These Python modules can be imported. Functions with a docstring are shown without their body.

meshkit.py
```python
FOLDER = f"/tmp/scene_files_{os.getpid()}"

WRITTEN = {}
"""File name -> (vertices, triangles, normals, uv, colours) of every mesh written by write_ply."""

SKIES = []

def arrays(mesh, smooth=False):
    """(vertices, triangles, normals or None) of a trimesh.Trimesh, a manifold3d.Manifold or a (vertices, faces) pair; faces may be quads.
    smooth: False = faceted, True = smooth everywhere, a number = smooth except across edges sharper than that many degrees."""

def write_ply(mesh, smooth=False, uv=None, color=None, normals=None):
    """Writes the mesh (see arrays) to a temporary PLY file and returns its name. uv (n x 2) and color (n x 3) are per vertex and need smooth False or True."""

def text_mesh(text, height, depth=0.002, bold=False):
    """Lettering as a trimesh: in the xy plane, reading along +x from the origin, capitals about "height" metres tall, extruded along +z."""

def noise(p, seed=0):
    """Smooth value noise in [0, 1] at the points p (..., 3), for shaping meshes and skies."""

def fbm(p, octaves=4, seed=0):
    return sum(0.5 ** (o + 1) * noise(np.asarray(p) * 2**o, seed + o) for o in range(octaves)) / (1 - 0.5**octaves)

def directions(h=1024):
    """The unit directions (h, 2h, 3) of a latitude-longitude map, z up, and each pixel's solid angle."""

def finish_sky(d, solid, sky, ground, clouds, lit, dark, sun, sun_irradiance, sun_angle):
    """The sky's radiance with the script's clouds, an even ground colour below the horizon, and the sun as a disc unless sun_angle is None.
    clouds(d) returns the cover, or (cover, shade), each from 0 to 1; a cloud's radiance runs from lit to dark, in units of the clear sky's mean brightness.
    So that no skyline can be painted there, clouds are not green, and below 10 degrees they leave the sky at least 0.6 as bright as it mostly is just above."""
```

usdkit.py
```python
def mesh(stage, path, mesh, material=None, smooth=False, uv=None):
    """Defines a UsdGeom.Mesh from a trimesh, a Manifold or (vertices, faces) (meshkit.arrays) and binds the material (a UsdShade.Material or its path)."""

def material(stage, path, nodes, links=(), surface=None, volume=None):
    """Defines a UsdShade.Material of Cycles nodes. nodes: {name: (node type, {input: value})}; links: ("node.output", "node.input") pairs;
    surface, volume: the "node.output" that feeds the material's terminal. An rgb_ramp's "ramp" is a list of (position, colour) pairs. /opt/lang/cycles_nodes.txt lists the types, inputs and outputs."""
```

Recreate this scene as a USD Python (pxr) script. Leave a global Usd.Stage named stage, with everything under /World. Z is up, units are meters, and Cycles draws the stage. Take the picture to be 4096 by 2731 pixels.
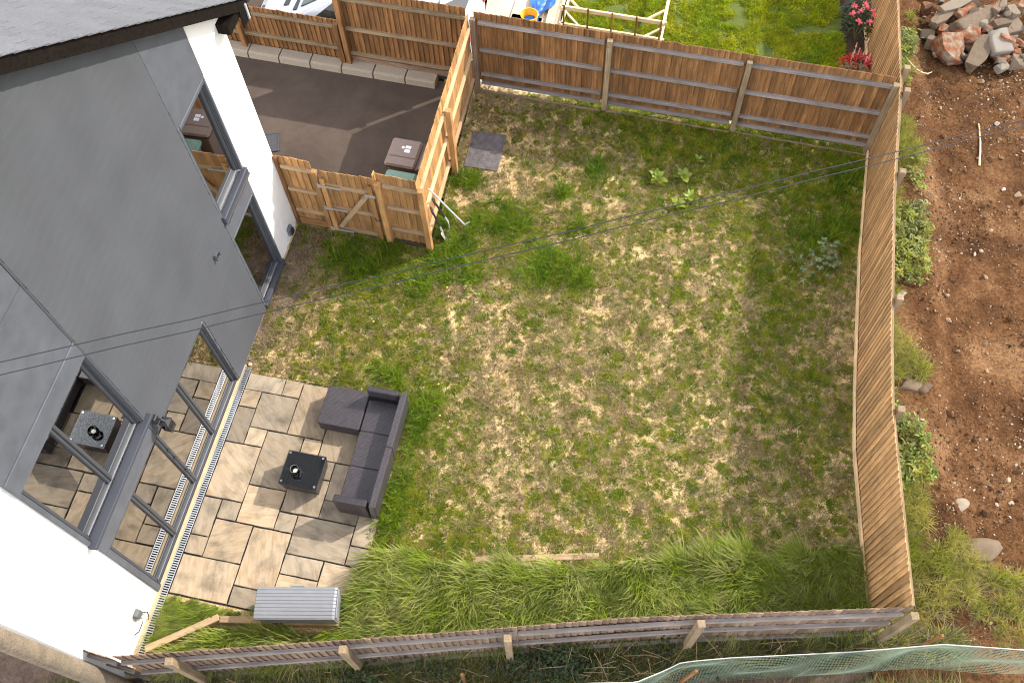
import math, random, numpy as np, trimesh, usdkit, meshkit, shapely
from shapely.geometry import Polygon, box as sbox
from pxr import Usd, UsdGeom, UsdLux, UsdShade, Gf, Sdf, Vt

rng = np.random.default_rng(7)
stage = Usd.Stage.CreateInMemory()
UsdGeom.SetStageUpAxis(stage, UsdGeom.Tokens.z)
UsdGeom.SetStageMetersPerUnit(stage, 1.0)
UsdGeom.Xform.Define(stage, '/World')

# ------------------------------------------------------------------ camera, sky, sun
cam = UsdGeom.Camera.Define(stage, '/World/camera')
D = np.array([0.02510416, 0.47147187, 0.88152371]); EX = np.array([1, 0, 0]) - D * D[0]; EX /= np.linalg.norm(EX); EY = -np.cross(D, EX)
right = np.array([EX[0], EY[0], -D[0]]); up = np.array([-EX[1], -EY[1], D[1]]); back = np.array([-EX[2], -EY[2], D[2]])
cam.AddTransformOp().Set(Gf.Matrix4d(*right, 0, *up, 0, *back, 0, 0, 0, 14.3, 1))
cam.CreateHorizontalApertureAttr(36.0); cam.CreateVerticalApertureAttr(36.0 * 682 / 1024); cam.CreateFocalLengthAttr(36.0 * 3850 / 4096)
cam.CreateClippingRangeAttr(Gf.Vec2f(0.1, 2000)); cam.CreateExposureAttr(1.08)
SUN = np.array([1.21, 0.58, 1.0]); SUN /= np.linalg.norm(SUN)
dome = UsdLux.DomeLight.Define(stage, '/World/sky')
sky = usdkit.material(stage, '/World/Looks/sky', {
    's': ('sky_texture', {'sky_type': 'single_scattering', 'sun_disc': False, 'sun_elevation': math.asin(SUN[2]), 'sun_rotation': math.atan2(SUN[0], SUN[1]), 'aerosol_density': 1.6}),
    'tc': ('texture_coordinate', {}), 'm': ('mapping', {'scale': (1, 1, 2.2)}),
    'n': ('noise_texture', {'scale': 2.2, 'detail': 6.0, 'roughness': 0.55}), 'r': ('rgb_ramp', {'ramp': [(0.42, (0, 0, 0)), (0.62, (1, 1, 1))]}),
    'mx': ('mix', {'color2': (15.0, 14.8, 14.8)}), 'f': ('math', {'math_type': 'multiply', 'value2': 0.75}), 'b': ('background_shader', {'strength': 0.15})},  # unseen clouds, brightness and cover raised to lift the shadow fill
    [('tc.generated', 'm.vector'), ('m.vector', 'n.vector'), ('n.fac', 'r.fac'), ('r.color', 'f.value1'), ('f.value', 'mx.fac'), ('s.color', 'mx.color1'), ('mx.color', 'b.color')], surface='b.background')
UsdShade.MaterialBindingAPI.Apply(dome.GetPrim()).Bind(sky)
sun = UsdLux.DistantLight.Define(stage, '/World/sun')
sun.CreateIntensityAttr(0.8); sun.CreateAngleAttr(0.53); sun.CreateColorAttr(Gf.Vec3f(1, 0.95, 0.86)); sun.CreateNormalizeAttr(True)
zx = SUN; xx = np.cross([0, 0, 1], zx); xx /= np.linalg.norm(xx); yx = np.cross(zx, xx)
sun.AddTransformOp().Set(Gf.Matrix4d(*xx, 0, *yx, 0, *zx, 0, 0, 0, 0, 1))

# ------------------------------------------------------------------ helpers
used = {}
def path_of(parent, name):
    base = '/World' if parent is None else str(parent.GetPath())
    k = (base, name); n = used.get(k, 0); used[k] = n + 1
    return f'{base}/{name}' + (f'_{n:03d}' if n else '')
def tag(p, label=None, cat=None, group=None, kind=None):
    for k, v_ in (('label', label), ('category', cat), ('group', group), ('kind', kind)):
        if v_: p.SetCustomDataByKey(k, v_)
    return p
def mat4(o, x, y, z):
    return Gf.Matrix4d(*map(float, x), 0, *map(float, y), 0, *map(float, z), 0, *map(float, o), 1)
def frame(o, x, y=None, z=None):
    x = np.array(x, float); x /= np.linalg.norm(x)
    if z is not None:
        z = np.array(z, float); z -= x * (x @ z); z /= np.linalg.norm(z); y = np.cross(z, x)
    else:
        y = np.array(y, float); y -= x * (x @ y); y /= np.linalg.norm(y); z = np.cross(x, y)
    return mat4(o, x, y, z)
def thing(name, label=None, cat=None, loc=(0, 0, 0), rz=0, group=None, kind=None, parent=None, M=None):
    x = UsdGeom.Xform.Define(stage, path_of(parent, name))
    if M is not None: x.AddTransformOp().Set(M)
    elif any(loc) or rz:
        x.AddTranslateOp().Set(Gf.Vec3d(*map(float, loc)))
        if rz: x.AddRotateZOp().Set(float(math.degrees(rz)))
    return tag(x.GetPrim(), label, cat, group, kind)
def obj(name, mesh, m, parent=None, M=None, smooth=False, **kw):
    g = usdkit.mesh(stage, path_of(parent, name), mesh, MATS[m], smooth=smooth)
    if M is not None: g.AddTransformOp().Set(M)
    return tag(g.GetPrim(), **kw)
def cbox(x0, x1, y0, y1, z0, z1, c=0.0):
    """axis box, chamfered by c"""
    if c <= 0:
        v = np.array([[x, y, z] for z in (z0, z1) for y in (y0, y1) for x in (x0, x1)], float)
        f = [[0, 2, 3, 1], [4, 5, 7, 6], [0, 1, 5, 4], [2, 6, 7, 3], [0, 4, 6, 2], [1, 3, 7, 5]]
        return v, np.array(f)
    pts = []
    for z, dz in ((z0, 1), (z1, -1)):
        for y, dy in ((y0, 1), (y1, -1)):
            for x, dx in ((x0, 1), (x1, -1)):
                pts += [[x, y + dy * c, z + dz * c], [x + dx * c, y, z + dz * c], [x + dx * c, y + dy * c, z]]
    h = trimesh.convex.convex_hull(np.array(pts)); return np.array(h.vertices), np.array(h.faces)
def tri(f):
    f = np.asarray(f); return f if f.shape[1] == 3 else np.vstack([f[:, [0, 1, 2]], f[:, [0, 2, 3]]])
def join(*ms):
    V, F, n = [], [], 0
    for v, f in ms:
        f = tri(f); V.append(v); F.append(f + n); n += len(v)
    return np.vstack(V), np.vstack(F)
def cyl(r, h, n=16, r2=None, z0=0.0):
    r2 = r if r2 is None else r2; a = np.arange(n) * 2 * math.pi / n
    v = np.vstack([np.c_[r * np.cos(a), r * np.sin(a), np.full(n, z0)], np.c_[r2 * np.cos(a), r2 * np.sin(a), np.full(n, z0 + h)], [[0, 0, z0], [0, 0, z0 + h]]])
    f = []
    for i in range(n):
        j = (i + 1) % n; f += [[i, j, n + j], [i, n + j, n + i], [2 * n, j, i], [2 * n + 1, n + i, n + j]]
    return v, np.array(f)
def lathe(prof, n=24):
    prof = np.array(prof, float); a = np.arange(n) * 2 * math.pi / n
    v = np.array([[r * math.cos(t), r * math.sin(t), z] for r, z in prof for t in a]); f = []
    for k in range(len(prof) - 1):
        for i in range(n):
            j = (i + 1) % n; f.append([k * n + i, k * n + j, (k + 1) * n + j, (k + 1) * n + i])
    return v, tri(f)
def tube(pts, r, sides=6):
    p = np.asarray(pts, float); t = np.gradient(p, axis=0); t /= np.linalg.norm(t, axis=1, keepdims=True) + 1e-12
    a = np.cross(t, np.where(np.abs(t[:, 2:]) < 0.9, [0, 0, 1.0], [1.0, 0, 0])); a /= np.linalg.norm(a, axis=1, keepdims=True) + 1e-12
    b = np.cross(t, a); ang = np.arange(sides) * 2 * np.pi / sides; r = np.broadcast_to(r, (len(p),))
    v = (p[:, None] + r[:, None, None] * (np.cos(ang)[None, :, None] * a[:, None] + np.sin(ang)[None, :, None] * b[:, None])).reshape(-1, 3)
    i, j = np.meshgrid(np.arange(len(p) - 1), np.arange(sides), indexing='ij')
    q = np.stack([i * sides + j, i * sides + (j + 1) % sides, (i + 1) * sides + (j + 1) % sides, (i + 1) * sides + j], -1).reshape(-1, 4)
    caps = [[0, k + 1, k] for k in range(1, sides - 1)] + [[len(v) - sides, len(v) - sides + k, len(v) - sides + k + 1] for k in range(1, sides - 1)]
    return v, np.vstack([tri(q), caps])
def extr(poly, h):
    m = trimesh.creation.extrude_polygon(poly, h, engine='earcut'); return np.array(m.vertices), np.array(m.faces)
def sheet(poly, z, step=None):
    v, f = trimesh.creation.triangulate_polygon(poly, engine='earcut'); v = np.asarray(v)
    f = np.asarray(f); a = v[f]; s = np.cross(a[:, 1] - a[:, 0], a[:, 2] - a[:, 0]); f = np.where((s < 0)[:, None], f[:, ::-1], f)
    return np.c_[v, np.full(len(v), z)], f

# ------------------------------------------------------------------ materials
MATS = {}
def M_(name, nodes, links, surface='p.BSDF', volume=None):
    MATS[name] = usdkit.material(stage, '/World/Looks/' + name, nodes, links, surface=surface, volume=volume)
def solid(name, col, rough=0.6, metallic=0.0, spec=0.4, nscale=30, namp=0.12, bump=0.15, bscale=80, coords='object', coat=0.0):
    c = np.array(col, float)
    M_(name, {'t': ('texture_coordinate', {}), 'g': ('geometry', {}), 'n': ('noise_texture', {'scale': nscale, 'detail': 4.0, 'roughness': 0.6}),
              'r': ('rgb_ramp', {'ramp': [(0.3, c * (1 - namp)), (0.7, np.minimum(c * (1 + namp), 0.95))]}),
              'n2': ('noise_texture', {'scale': bscale, 'detail': 3.0}), 'b': ('bump', {'strength': bump, 'distance': 0.01}),
              'p': ('principled_bsdf', {'roughness': rough, 'metallic': metallic, 'specular_ior_level': spec, 'coat_weight': coat})},
       [('g.position' if coords == 'world' else 't.object', 'n.vector'), ('g.position' if coords == 'world' else 't.object', 'n2.vector'), ('n.fac', 'r.fac'), ('r.color', 'p.base_color'), ('n2.fac', 'b.height'), ('b.normal', 'p.normal')])
def wood(name, dark, mid, light, rough=0.75, var=0.35, grey=None, knots=True):
    """grain along the local x axis; every piece differs"""
    N = {'t': ('texture_coordinate', {}), 'o': ('object_info', {}), 'cx': ('combine_xyz', {}), 'mu': ('math', {'math_type': 'multiply', 'value2': 37.0}),
         'ad': ('mix_vector', {'fac': 1.0, 'use_clamp': False}), 'va': ('mix', {'mix_type': 'add', 'fac': 1.0}),
         'mp': ('mapping', {'scale': (2.2, 45, 45)}), 'mp2': ('mapping', {'scale': (5.0, 11, 11)}), 'mp3': ('mapping', {'scale': (1.6, 2.5, 2.5)}),
         'n': ('noise_texture', {'scale': 1.0, 'detail': 5.0, 'roughness': 0.6, 'distortion': 0.6}),
         'n3': ('noise_texture', {'scale': 1.3, 'detail': 4.0, 'roughness': 0.6}),
         'r': ('rgb_ramp', {'ramp': [(0.25, dark), (0.5, mid), (0.78, light)]}),
         'k': ('voronoi_texture', {'scale': 1.0, 'feature': 'f1'}), 'kr': ('rgb_ramp', {'ramp': [(0.0, (0.35, 0.3, 0.28)), (0.07, (0.45, 0.4, 0.36)), (0.13, (1.25, 1.2, 1.1)), (0.2, (1, 1, 1))]}),
         'km': ('mix', {'mix_type': 'multiply', 'fac': 0.9 if knots else 0.0}),
         'br': ('map_range', {'from_min': 0.0, 'from_max': 1.0, 'to_min': 1 - var, 'to_max': 1 + var}), 'bm': ('mix', {'mix_type': 'multiply', 'fac': 1.0}),
         'wr': ('rgb_ramp', {'ramp': [(0.3, (0.72, 0.72, 0.74)), (0.68, (1.18, 1.16, 1.12))]}), 'wm': ('mix', {'mix_type': 'multiply', 'fac': 1.0}),
         'bp': ('bump', {'strength': 0.35, 'distance': 0.004}), 'p': ('principled_bsdf', {'roughness': rough, 'specular_ior_level': 0.25})}
    Ls = [('o.random', 'mu.value1'), ('mu.value', 'cx.x'), ('mu.value', 'cx.y'), ('mu.value', 'cx.z'), ('t.object', 'va.color1'), ('cx.vector', 'va.color2'),
          ('va.color', 'mp.vector'), ('va.color', 'mp2.vector'), ('va.color', 'mp3.vector'), ('mp.vector', 'n.vector'), ('mp2.vector', 'k.vector'), ('mp3.vector', 'n3.vector'), ('n.fac', 'r.fac'), ('k.distance', 'kr.fac'),
          ('r.color', 'km.color1'), ('kr.color', 'km.color2'), ('o.random', 'br.value'), ('km.color', 'bm.color1'), ('br.result', 'bm.color2'), ('n3.fac', 'wr.fac'), ('bm.color', 'wm.color1'), ('wr.color', 'wm.color2'),
          ('wm.color', 'p.base_color'), ('n.fac', 'bp.height'), ('bp.normal', 'p.normal')]
    del N['ad']
    M_(name, N, Ls)
wood('fence_wood', (.1, .045, .015), (.19, .09, .032), (.31, .165, .07), var=0.32)
wood('fence_wood_inner', (.23, .12, .045), (.37, .21, .088), (.48, .31, .16), var=0.28)
wood('new_wood', (.25, .12, .04), (.36, .19, .07), (.47, .28, .12), var=0.22)
wood('new_rail', (.46, .3, .15), (.58, .4, .22), (.66, .48, .29), var=0.1)
wood('grey_wood', (.11, .068, .042), (.19, .125, .085), (.27, .195, .14), var=0.28)
wood('rail_wood', (.145, .1, .055), (.22, .16, .095), (.31, .235, .145), var=0.18)
wood('blue_grey_rail', (.145, .12, .105), (.215, .185, .165), (.3, .265, .24), var=0.14)
wood('sleeper_wood', (.24, .15, .075), (.36, .245, .14), (.45, .33, .21), var=0.1)
wood('pale_timber', (.5, .36, .2), (.66, .5, .31), (.75, .6, .4), var=0.08)
wood('pole_wood', (.1, .076, .054), (.18, .143, .102), (.28, .235, .18), var=0.05, knots=False)
solid('end_white', (.55, .52, .48), .8)
solid('render_white', (.78, .75, .71), .9, nscale=1.1, namp=.05, bump=.35, bscale=260, spec=.15)
solid('stone_strip', (.48, .36, .2), .8, nscale=6, namp=.15)
solid('dark_back', (.02, .02, .02), .9)
solid('grey_frame', (.045, .048, .055), .5, spec=.5, nscale=8, namp=.1, bump=.03)
solid('grey_sill', (.04, .043, .055), .6, spec=.3, nscale=120, namp=.25, bump=.05)
solid('silver_track', (.25, .25, .25), .5, metallic=.3, bump=.0)
solid('fascia_black', (.0085, .006, .0045), .8, spec=.08, nscale=25, namp=.5, bump=.05)
solid('gutter_black', (.015, .016, .018), .35, bump=.02)
solid('gutter_grey', (.3, .3, .31), .5)
solid('black_plastic', (.02, .02, .022), .45)
solid('grey_plastic', (.2, .205, .215), .5, bump=.03)
solid('lid_plastic', (.175, .18, .19), .48, nscale=5, namp=.06, bump=.05, bscale=300)
solid('lantern_grey', (.12, .125, .13), .5)
solid('steel', (.5, .5, .5), .3, metallic=1.0, bump=.05)
solid('galvanised', (.55, .56, .57), .42, metallic=.75, bump=.1)
solid('spade_steel', (.7, .7, .72), .3, metallic=.7, bump=.1)
solid('rust', (.28, .1, .04), .8)
solid('brown_bin', (.2, .14, .11), .5, nscale=20, namp=.1, bump=.15, bscale=250)
solid('brown_bin_dark', (.07, .03, .018), .45, bump=.1)
solid('green_bin', (.14, .235, .175), .5, nscale=20, namp=.1, bump=.1)
solid('sticker', (.75, .76, .8), .5)
solid('cover_iron', (.045, .044, .046), .7, nscale=60, namp=.3, bump=.3)
solid('concrete', (.3, .25, .19), .85, nscale=40, namp=.15, bump=.3, bscale=160, coords='world')
solid('car_paint', (.4, .42, .46), .25, spec=.5, namp=.02, bump=0, coat=.8)
solid('car_glass', (.015, .018, .018), .05, spec=.8, bump=0)
solid('tail_red', (.5, .02, .015), .2, bump=0)
solid('tarp_blue', (.02, .12, .42), .45, nscale=12, namp=.3)
solid('bucket_yellow', (.75, .4, .03), .5)
solid('curtain', (.05, .045, .045), .9, nscale=60, namp=.4)
solid('pompom', (.8, .72, .58), .9)
solid('plaster', (.7, .68, .64), .9)
solid('carpet', (.4, .36, .31), .95, nscale=180, namp=.35, bump=.8, bscale=220)
solid('candle', (.8, .75, .65), .5)
solid('bark', (.16, .1, .06), .9)
solid('stem', (.16, .12, .05), .9)
solid('wire', (.012, .012, .016), .5)
solid('straw_stick', (.6, .47, .25), .8)
solid('pale_hose', (.6, .5, .32), .7)

solid('white_rope', (.42, .43, .4), .7)
solid('net_green', (.17, .22, .15), .55, nscale=3, namp=.15)
solid('petal_pink', (.75, .12, .14), .6, nscale=40, namp=.35)
solid('petal_yellow', (.85, .5, .02), .6)
solid('leaf_red', (.35, .012, .012), .5, nscale=25, namp=.5)
solid('seed_spike', (.5, .3, .2), .8, nscale=60, namp=.4)
def leaf(name, a, b, scale=6, tr=0.3, rough=.5, island=True, c=None):
    """leaves and blades: colour from the place in the garden and from each blade"""
    a, b = np.array(a), np.array(b); c = (a + b) / 2 if c is None else np.array(c)
    N = {'g': ('geometry', {}), 'n': ('noise_texture', {'scale': scale, 'detail': 3.0}), 'r': ('rgb_ramp', {'ramp': [(0.32, a), (0.5, c), (0.68, b)]}),
         'i': ('map_range', {'from_min': 0.0, 'from_max': 1.0, 'to_min': 0.4, 'to_max': 1.6}), 'm': ('mix', {'mix_type': 'multiply', 'fac': 1.0}),
         'oi': ('object_info', {}), 'ir': ('map_range', {'from_min': 0.0, 'from_max': 1.0, 'to_min': 0.55, 'to_max': 1.4}), 'm2': ('mix', {'mix_type': 'multiply', 'fac': 1.0}),
         'p': ('principled_bsdf', {'roughness': rough, 'specular_ior_level': 0.3}), 'tb': ('translucent_bsdf', {}), 'x': ('mix_closure', {'fac': tr})}
    M_(name, N, [('g.position', 'n.vector'), ('n.fac', 'r.fac'), ('r.color', 'm.color1'), ('g.random_per_island', 'i.value'), ('i.result', 'm.color2'), ('o1.color' if False else 'm.color', 'm2.color1'), ('oi.random', 'ir.value'), ('ir.result', 'm2.color2'), ('m2.color', 'p.base_color'), ('m2.color', 'tb.color'), ('p.BSDF', 'x.closure1'), ('tb.BSDF', 'x.closure2')], surface='x.closure')
leaf('lawn_blade', (.22, .38, .003), (.62, .62, .02), 4.5, .5)
leaf('lush_blade', (.2, .4, .008), (.45, .6, .025), 3.0, .5)
leaf('straw_blade', (.56, .4, .17), (.8, .64, .31), 2.5, .4, .7)
leaf('tall_blade', (.55, .72, .04), (.9, .92, .28), 2.5, .5)
leaf('verge_blade', (.5, .58, .03), (.9, .8, .18), 1.6, .55)
leaf('bright_tall', (.6, .7, .15), (.85, .85, .4), 3.0, .5)
leaf('dry_blade', (.38, .28, .13), (.58, .47, .25), 2, .25, .7)
leaf('bright_blade', (.42, .62, .002), (.8, .8, .008), 1.5, .5)
leaf('dark_blade', (.14, .2, .04), (.42, .44, .13), 2.5, .45)
leaf('dock_leaf', (.35, .5, .04), (.6, .68, .12), 9, .35, .4)
leaf('bramble_leaf', (.25, .36, .14), (.45, .54, .26), 9, .3, .35)
leaf('dark_leaf', (.04, .075, .02), (.1, .15, .045), 5, .25, .4)
leaf('shrub_leaf', (.06, .12, .03), (.22, .28, .08), 12, .3, .4)
leaf('variegated_leaf', (.3, .32, .08), (.6, .55, .3), 12, .3, .5)
leaf('willowherb_leaf', (.22, .3, .03), (.5, .5, .1), 8, .35, .4)
leaf('sage_leaf', (.2, .28, .16), (.36, .42, .26), 8, .3, .5)

def ground_mat(name, ramp, s1, s2, bump, mixamt=.5, ramp2=None, rough=.95):
    N = {'g': ('geometry', {}), 'a': ('noise_texture', {'scale': s1, 'detail': 8.0, 'roughness': .7, 'distortion': .4}), 'b': ('noise_texture', {'scale': s2, 'detail': 5.0, 'roughness': .7}),
         'r': ('rgb_ramp', {'ramp': ramp}), 'r2': ('rgb_ramp', {'ramp': ramp2 or [(.3, (.6, .6, .6)), (.7, (1.3, 1.3, 1.3))]}), 'm': ('mix', {'mix_type': 'multiply', 'fac': mixamt}),
         'bp': ('bump', {'strength': bump, 'distance': .03}), 'p': ('principled_bsdf', {'roughness': rough, 'specular_ior_level': .12})}
    M_(name, N, [('g.position', 'a.vector'), ('g.position', 'b.vector'), ('a.fac', 'r.fac'), ('b.fac', 'r2.fac'), ('r.color', 'm.color1'), ('r2.color', 'm.color2'), ('m.color', 'p.base_color'), ('b.fac', 'bp.height'), ('bp.normal', 'p.normal')])
ground_mat('thatch', [(.3, (.38, .25, .14)), (.5, (.52, .38, .2)), (.7, (.64, .5, .27))], 1.2, 45, 1.0, .95, [(.34, (.4, .36, .3)), (.62, (1.35, 1.32, 1.22))])
ground_mat('dark_soil', [(.35, (.09, .06, .045)), (.65, (.2, .14, .105))], 3, 45, .9, .8)
ground_mat('bed_soil', [(.35, (.03, .02, .014)), (.65, (.08, .05, .03))], 3, 60, .8, .8)
ground_mat('red_soil', [(.33, (.045, .02, .008)), (.5, (.108, .05, .02)), (.68, (.21, .115, .055))], .9, 22, 1.0, .95, [(.32, (.4, .36, .33)), (.66, (1.4, 1.4, 1.35))])
ground_mat('green_ground', [(.35, (.05, .08, .015)), (.65, (.13, .15, .035))], 1.5, 40, .8, .8)
ground_mat('asphalt', [(.35, (.068, .05, .04)), (.65, (.105, .08, .063))], .8, 150, .5, .7, [(.35, (.6, .6, .6)), (.62, (1.25, 1.22, 1.2))])
ground_mat('paving_beige', [(.35, (.42, .35, .26)), (.65, (.52, .45, .35))], 2, 60, .3, .5)
# riven sandstone paving
M_('sandstone', {'g': ('geometry', {}), 't': ('texture_coordinate', {}), 'o': ('object_info', {}), 'rot': ('combine_xyz', {}), 'ra': ('math', {'math_type': 'multiply', 'value2': 6.28}),
                 'mp': ('mapping', {'scale': (1, 1, 1)}), 'w': ('noise_texture', {'scale': 1.0, 'detail': 7.0, 'roughness': .62, 'distortion': .7}), 'mpw': ('mapping', {'scale': (2.2, 11, 2)}),
                 'wr': ('rgb_ramp', {'ramp': [(.3, (.22, .165, .11)), (.45, (.31, .245, .17)), (.6, (.365, .3, .22)), (.75, (.29, .235, .18))]}),
                 'n': ('noise_texture', {'scale': 2.6, 'detail': 5.0, 'roughness': .6}), 'nr': ('rgb_ramp', {'ramp': [(.3, (.55, .56, .57)), (.5, (1, 1, 1)), (.75, (1.08, 1.06, 1.0))]}),
                 'm': ('mix', {'mix_type': 'multiply', 'fac': 1.0}), 'tr': ('map_range', {'from_min': 0., 'from_max': 1., 'to_min': .74, 'to_max': 1.12}), 'm2': ('mix', {'mix_type': 'multiply', 'fac': 1.0}),
                 'n2': ('noise_texture', {'scale': 6.0, 'detail': 8.0, 'roughness': .6, 'distortion': .8}), 'tu': ('math', {'math_type': 'multiply', 'value2': 7.3}), 'tf': ('math', {'math_type': 'fraction'}), 'tn': ('rgb_ramp', {'ramp': [(0, (1.04, .96, .85)), (.5, (1.03, 1.0, .96)), (.8, (.95, .95, .94)), (1, (.7, .7, .71))]}), 'm3': ('mix', {'mix_type': 'multiply', 'fac': 1.0}), 'st': ('math', {'math_type': 'snap', 'value2': .08}), 'bp': ('bump', {'strength': .6, 'distance': .02}),
                 'p': ('principled_bsdf', {'roughness': .75, 'specular_ior_level': .25})},
   [('o.random', 'ra.value1'), ('ra.value', 'rot.z'), ('rot.vector', 'mp.rotation'), ('t.object', 'mp.vector'), ('mp.vector', 'mpw.vector'), ('mpw.vector', 'w.vector'), ('w.fac', 'wr.fac'), ('g.position', 'n.vector'), ('n.fac', 'nr.fac'), ('wr.color', 'm.color1'), ('nr.color', 'm.color2'),
    ('o.random', 'tr.value'), ('m.color', 'm2.color1'), ('tr.result', 'm2.color2'), ('o.random', 'tu.value1'), ('tu.value', 'tf.value1'), ('tf.value', 'tn.fac'), ('m2.color', 'm3.color1'), ('tn.color', 'm3.color2'), ('m3.color', 'p.base_color'), ('mp.vector', 'n2.vector'), ('n2.fac', 'st.value1'), ('st.value', 'bp.height'), ('bp.normal', 'p.normal')])
# weatherboard: fine streaks along each board
M_('weatherboard', {'t': ('texture_coordinate', {}), 'o': ('object_info', {}), 'mp': ('mapping', {'scale': (1.6, 16, 16)}), 'n': ('noise_texture', {'scale': 1.6, 'detail': 6.0, 'roughness': .7}), 'g': ('geometry', {}),
                    'n2': ('noise_texture', {'scale': 1.3, 'detail': 3.0}), 'r': ('rgb_ramp', {'ramp': [(.3, (.058, .061, .068)), (.62, (.066, .069, .076)), (.86, (.1, .101, .103))]}), 'r2': ('rgb_ramp', {'ramp': [(.3, (.9, .9, .9)), (.7, (1.08, 1.08, 1.08))]}),
                    'm': ('mix', {'mix_type': 'multiply', 'fac': 1.0}), 'bp': ('bump', {'strength': .12, 'distance': .004}), 'p': ('principled_bsdf', {'roughness': .6, 'specular_ior_level': .3})},
   [('g.position', 'mp.vector'), ('t.object', 'mp.vector'), ('mp.vector', 'n.vector'), ('g.position', 'n2.vector'), ('n.fac', 'r.fac'), ('n2.fac', 'r2.fac'), ('r.color', 'm.color1'), ('r2.color', 'm.color2'), ('m.color', 'p.base_color'), ('n.fac', 'bp.height'), ('bp.normal', 'p.normal')][1:])
solid('grey_panel', (.075, .08, .092), .5, nscale=4, namp=.14, bump=.04, spec=.4)
M_('slate', {'g': ('geometry', {}), 'o': ('object_info', {}), 'n': ('noise_texture', {'scale': 30, 'detail': 4.0}), 'r': ('rgb_ramp', {'ramp': [(.3, (.075, .073, .084)), (.7, (.12, .117, .132))]}),
             'v': ('map_range', {'from_min': 0., 'from_max': 1., 'to_min': .88, 'to_max': 1.12}), 'm': ('mix', {'mix_type': 'multiply', 'fac': 1.0}), 'bp': ('bump', {'strength': .15, 'distance': .004}), 'p': ('principled_bsdf', {'roughness': .48, 'specular_ior_level': .5})},
   [('g.position', 'n.vector'), ('n.fac', 'r.fac'), ('o.random', 'v.value'), ('r.color', 'm.color1'), ('v.result', 'm.color2'), ('m.color', 'p.base_color'), ('n.fac', 'bp.height'), ('bp.normal', 'p.normal')])
M_('window_glass', {'f': ('fresnel', {'IOR': 7.0}), 't': ('transparent_bsdf', {'color': (.66, .68, .68)}), 'g': ('glossy_bsdf', {'color': (.95, .95, .95), 'roughness': 0.0}), 'x': ('mix_closure', {})},
   [('f.fac', 'x.fac'), ('t.BSDF', 'x.closure1'), ('g.BSDF', 'x.closure2')], surface='x.closure')
M_('clear_glass', {'f': ('fresnel', {'IOR': 1.6}), 't': ('transparent_bsdf', {'color': (.85, .88, .88)}), 'g': ('glossy_bsdf', {'color': (.95, .95, .95), 'roughness': 0.02}), 'x': ('mix_closure', {})},
   [('f.fac', 'x.fac'), ('t.BSDF', 'x.closure1'), ('g.BSDF', 'x.closure2')], surface='x.closure')
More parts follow.
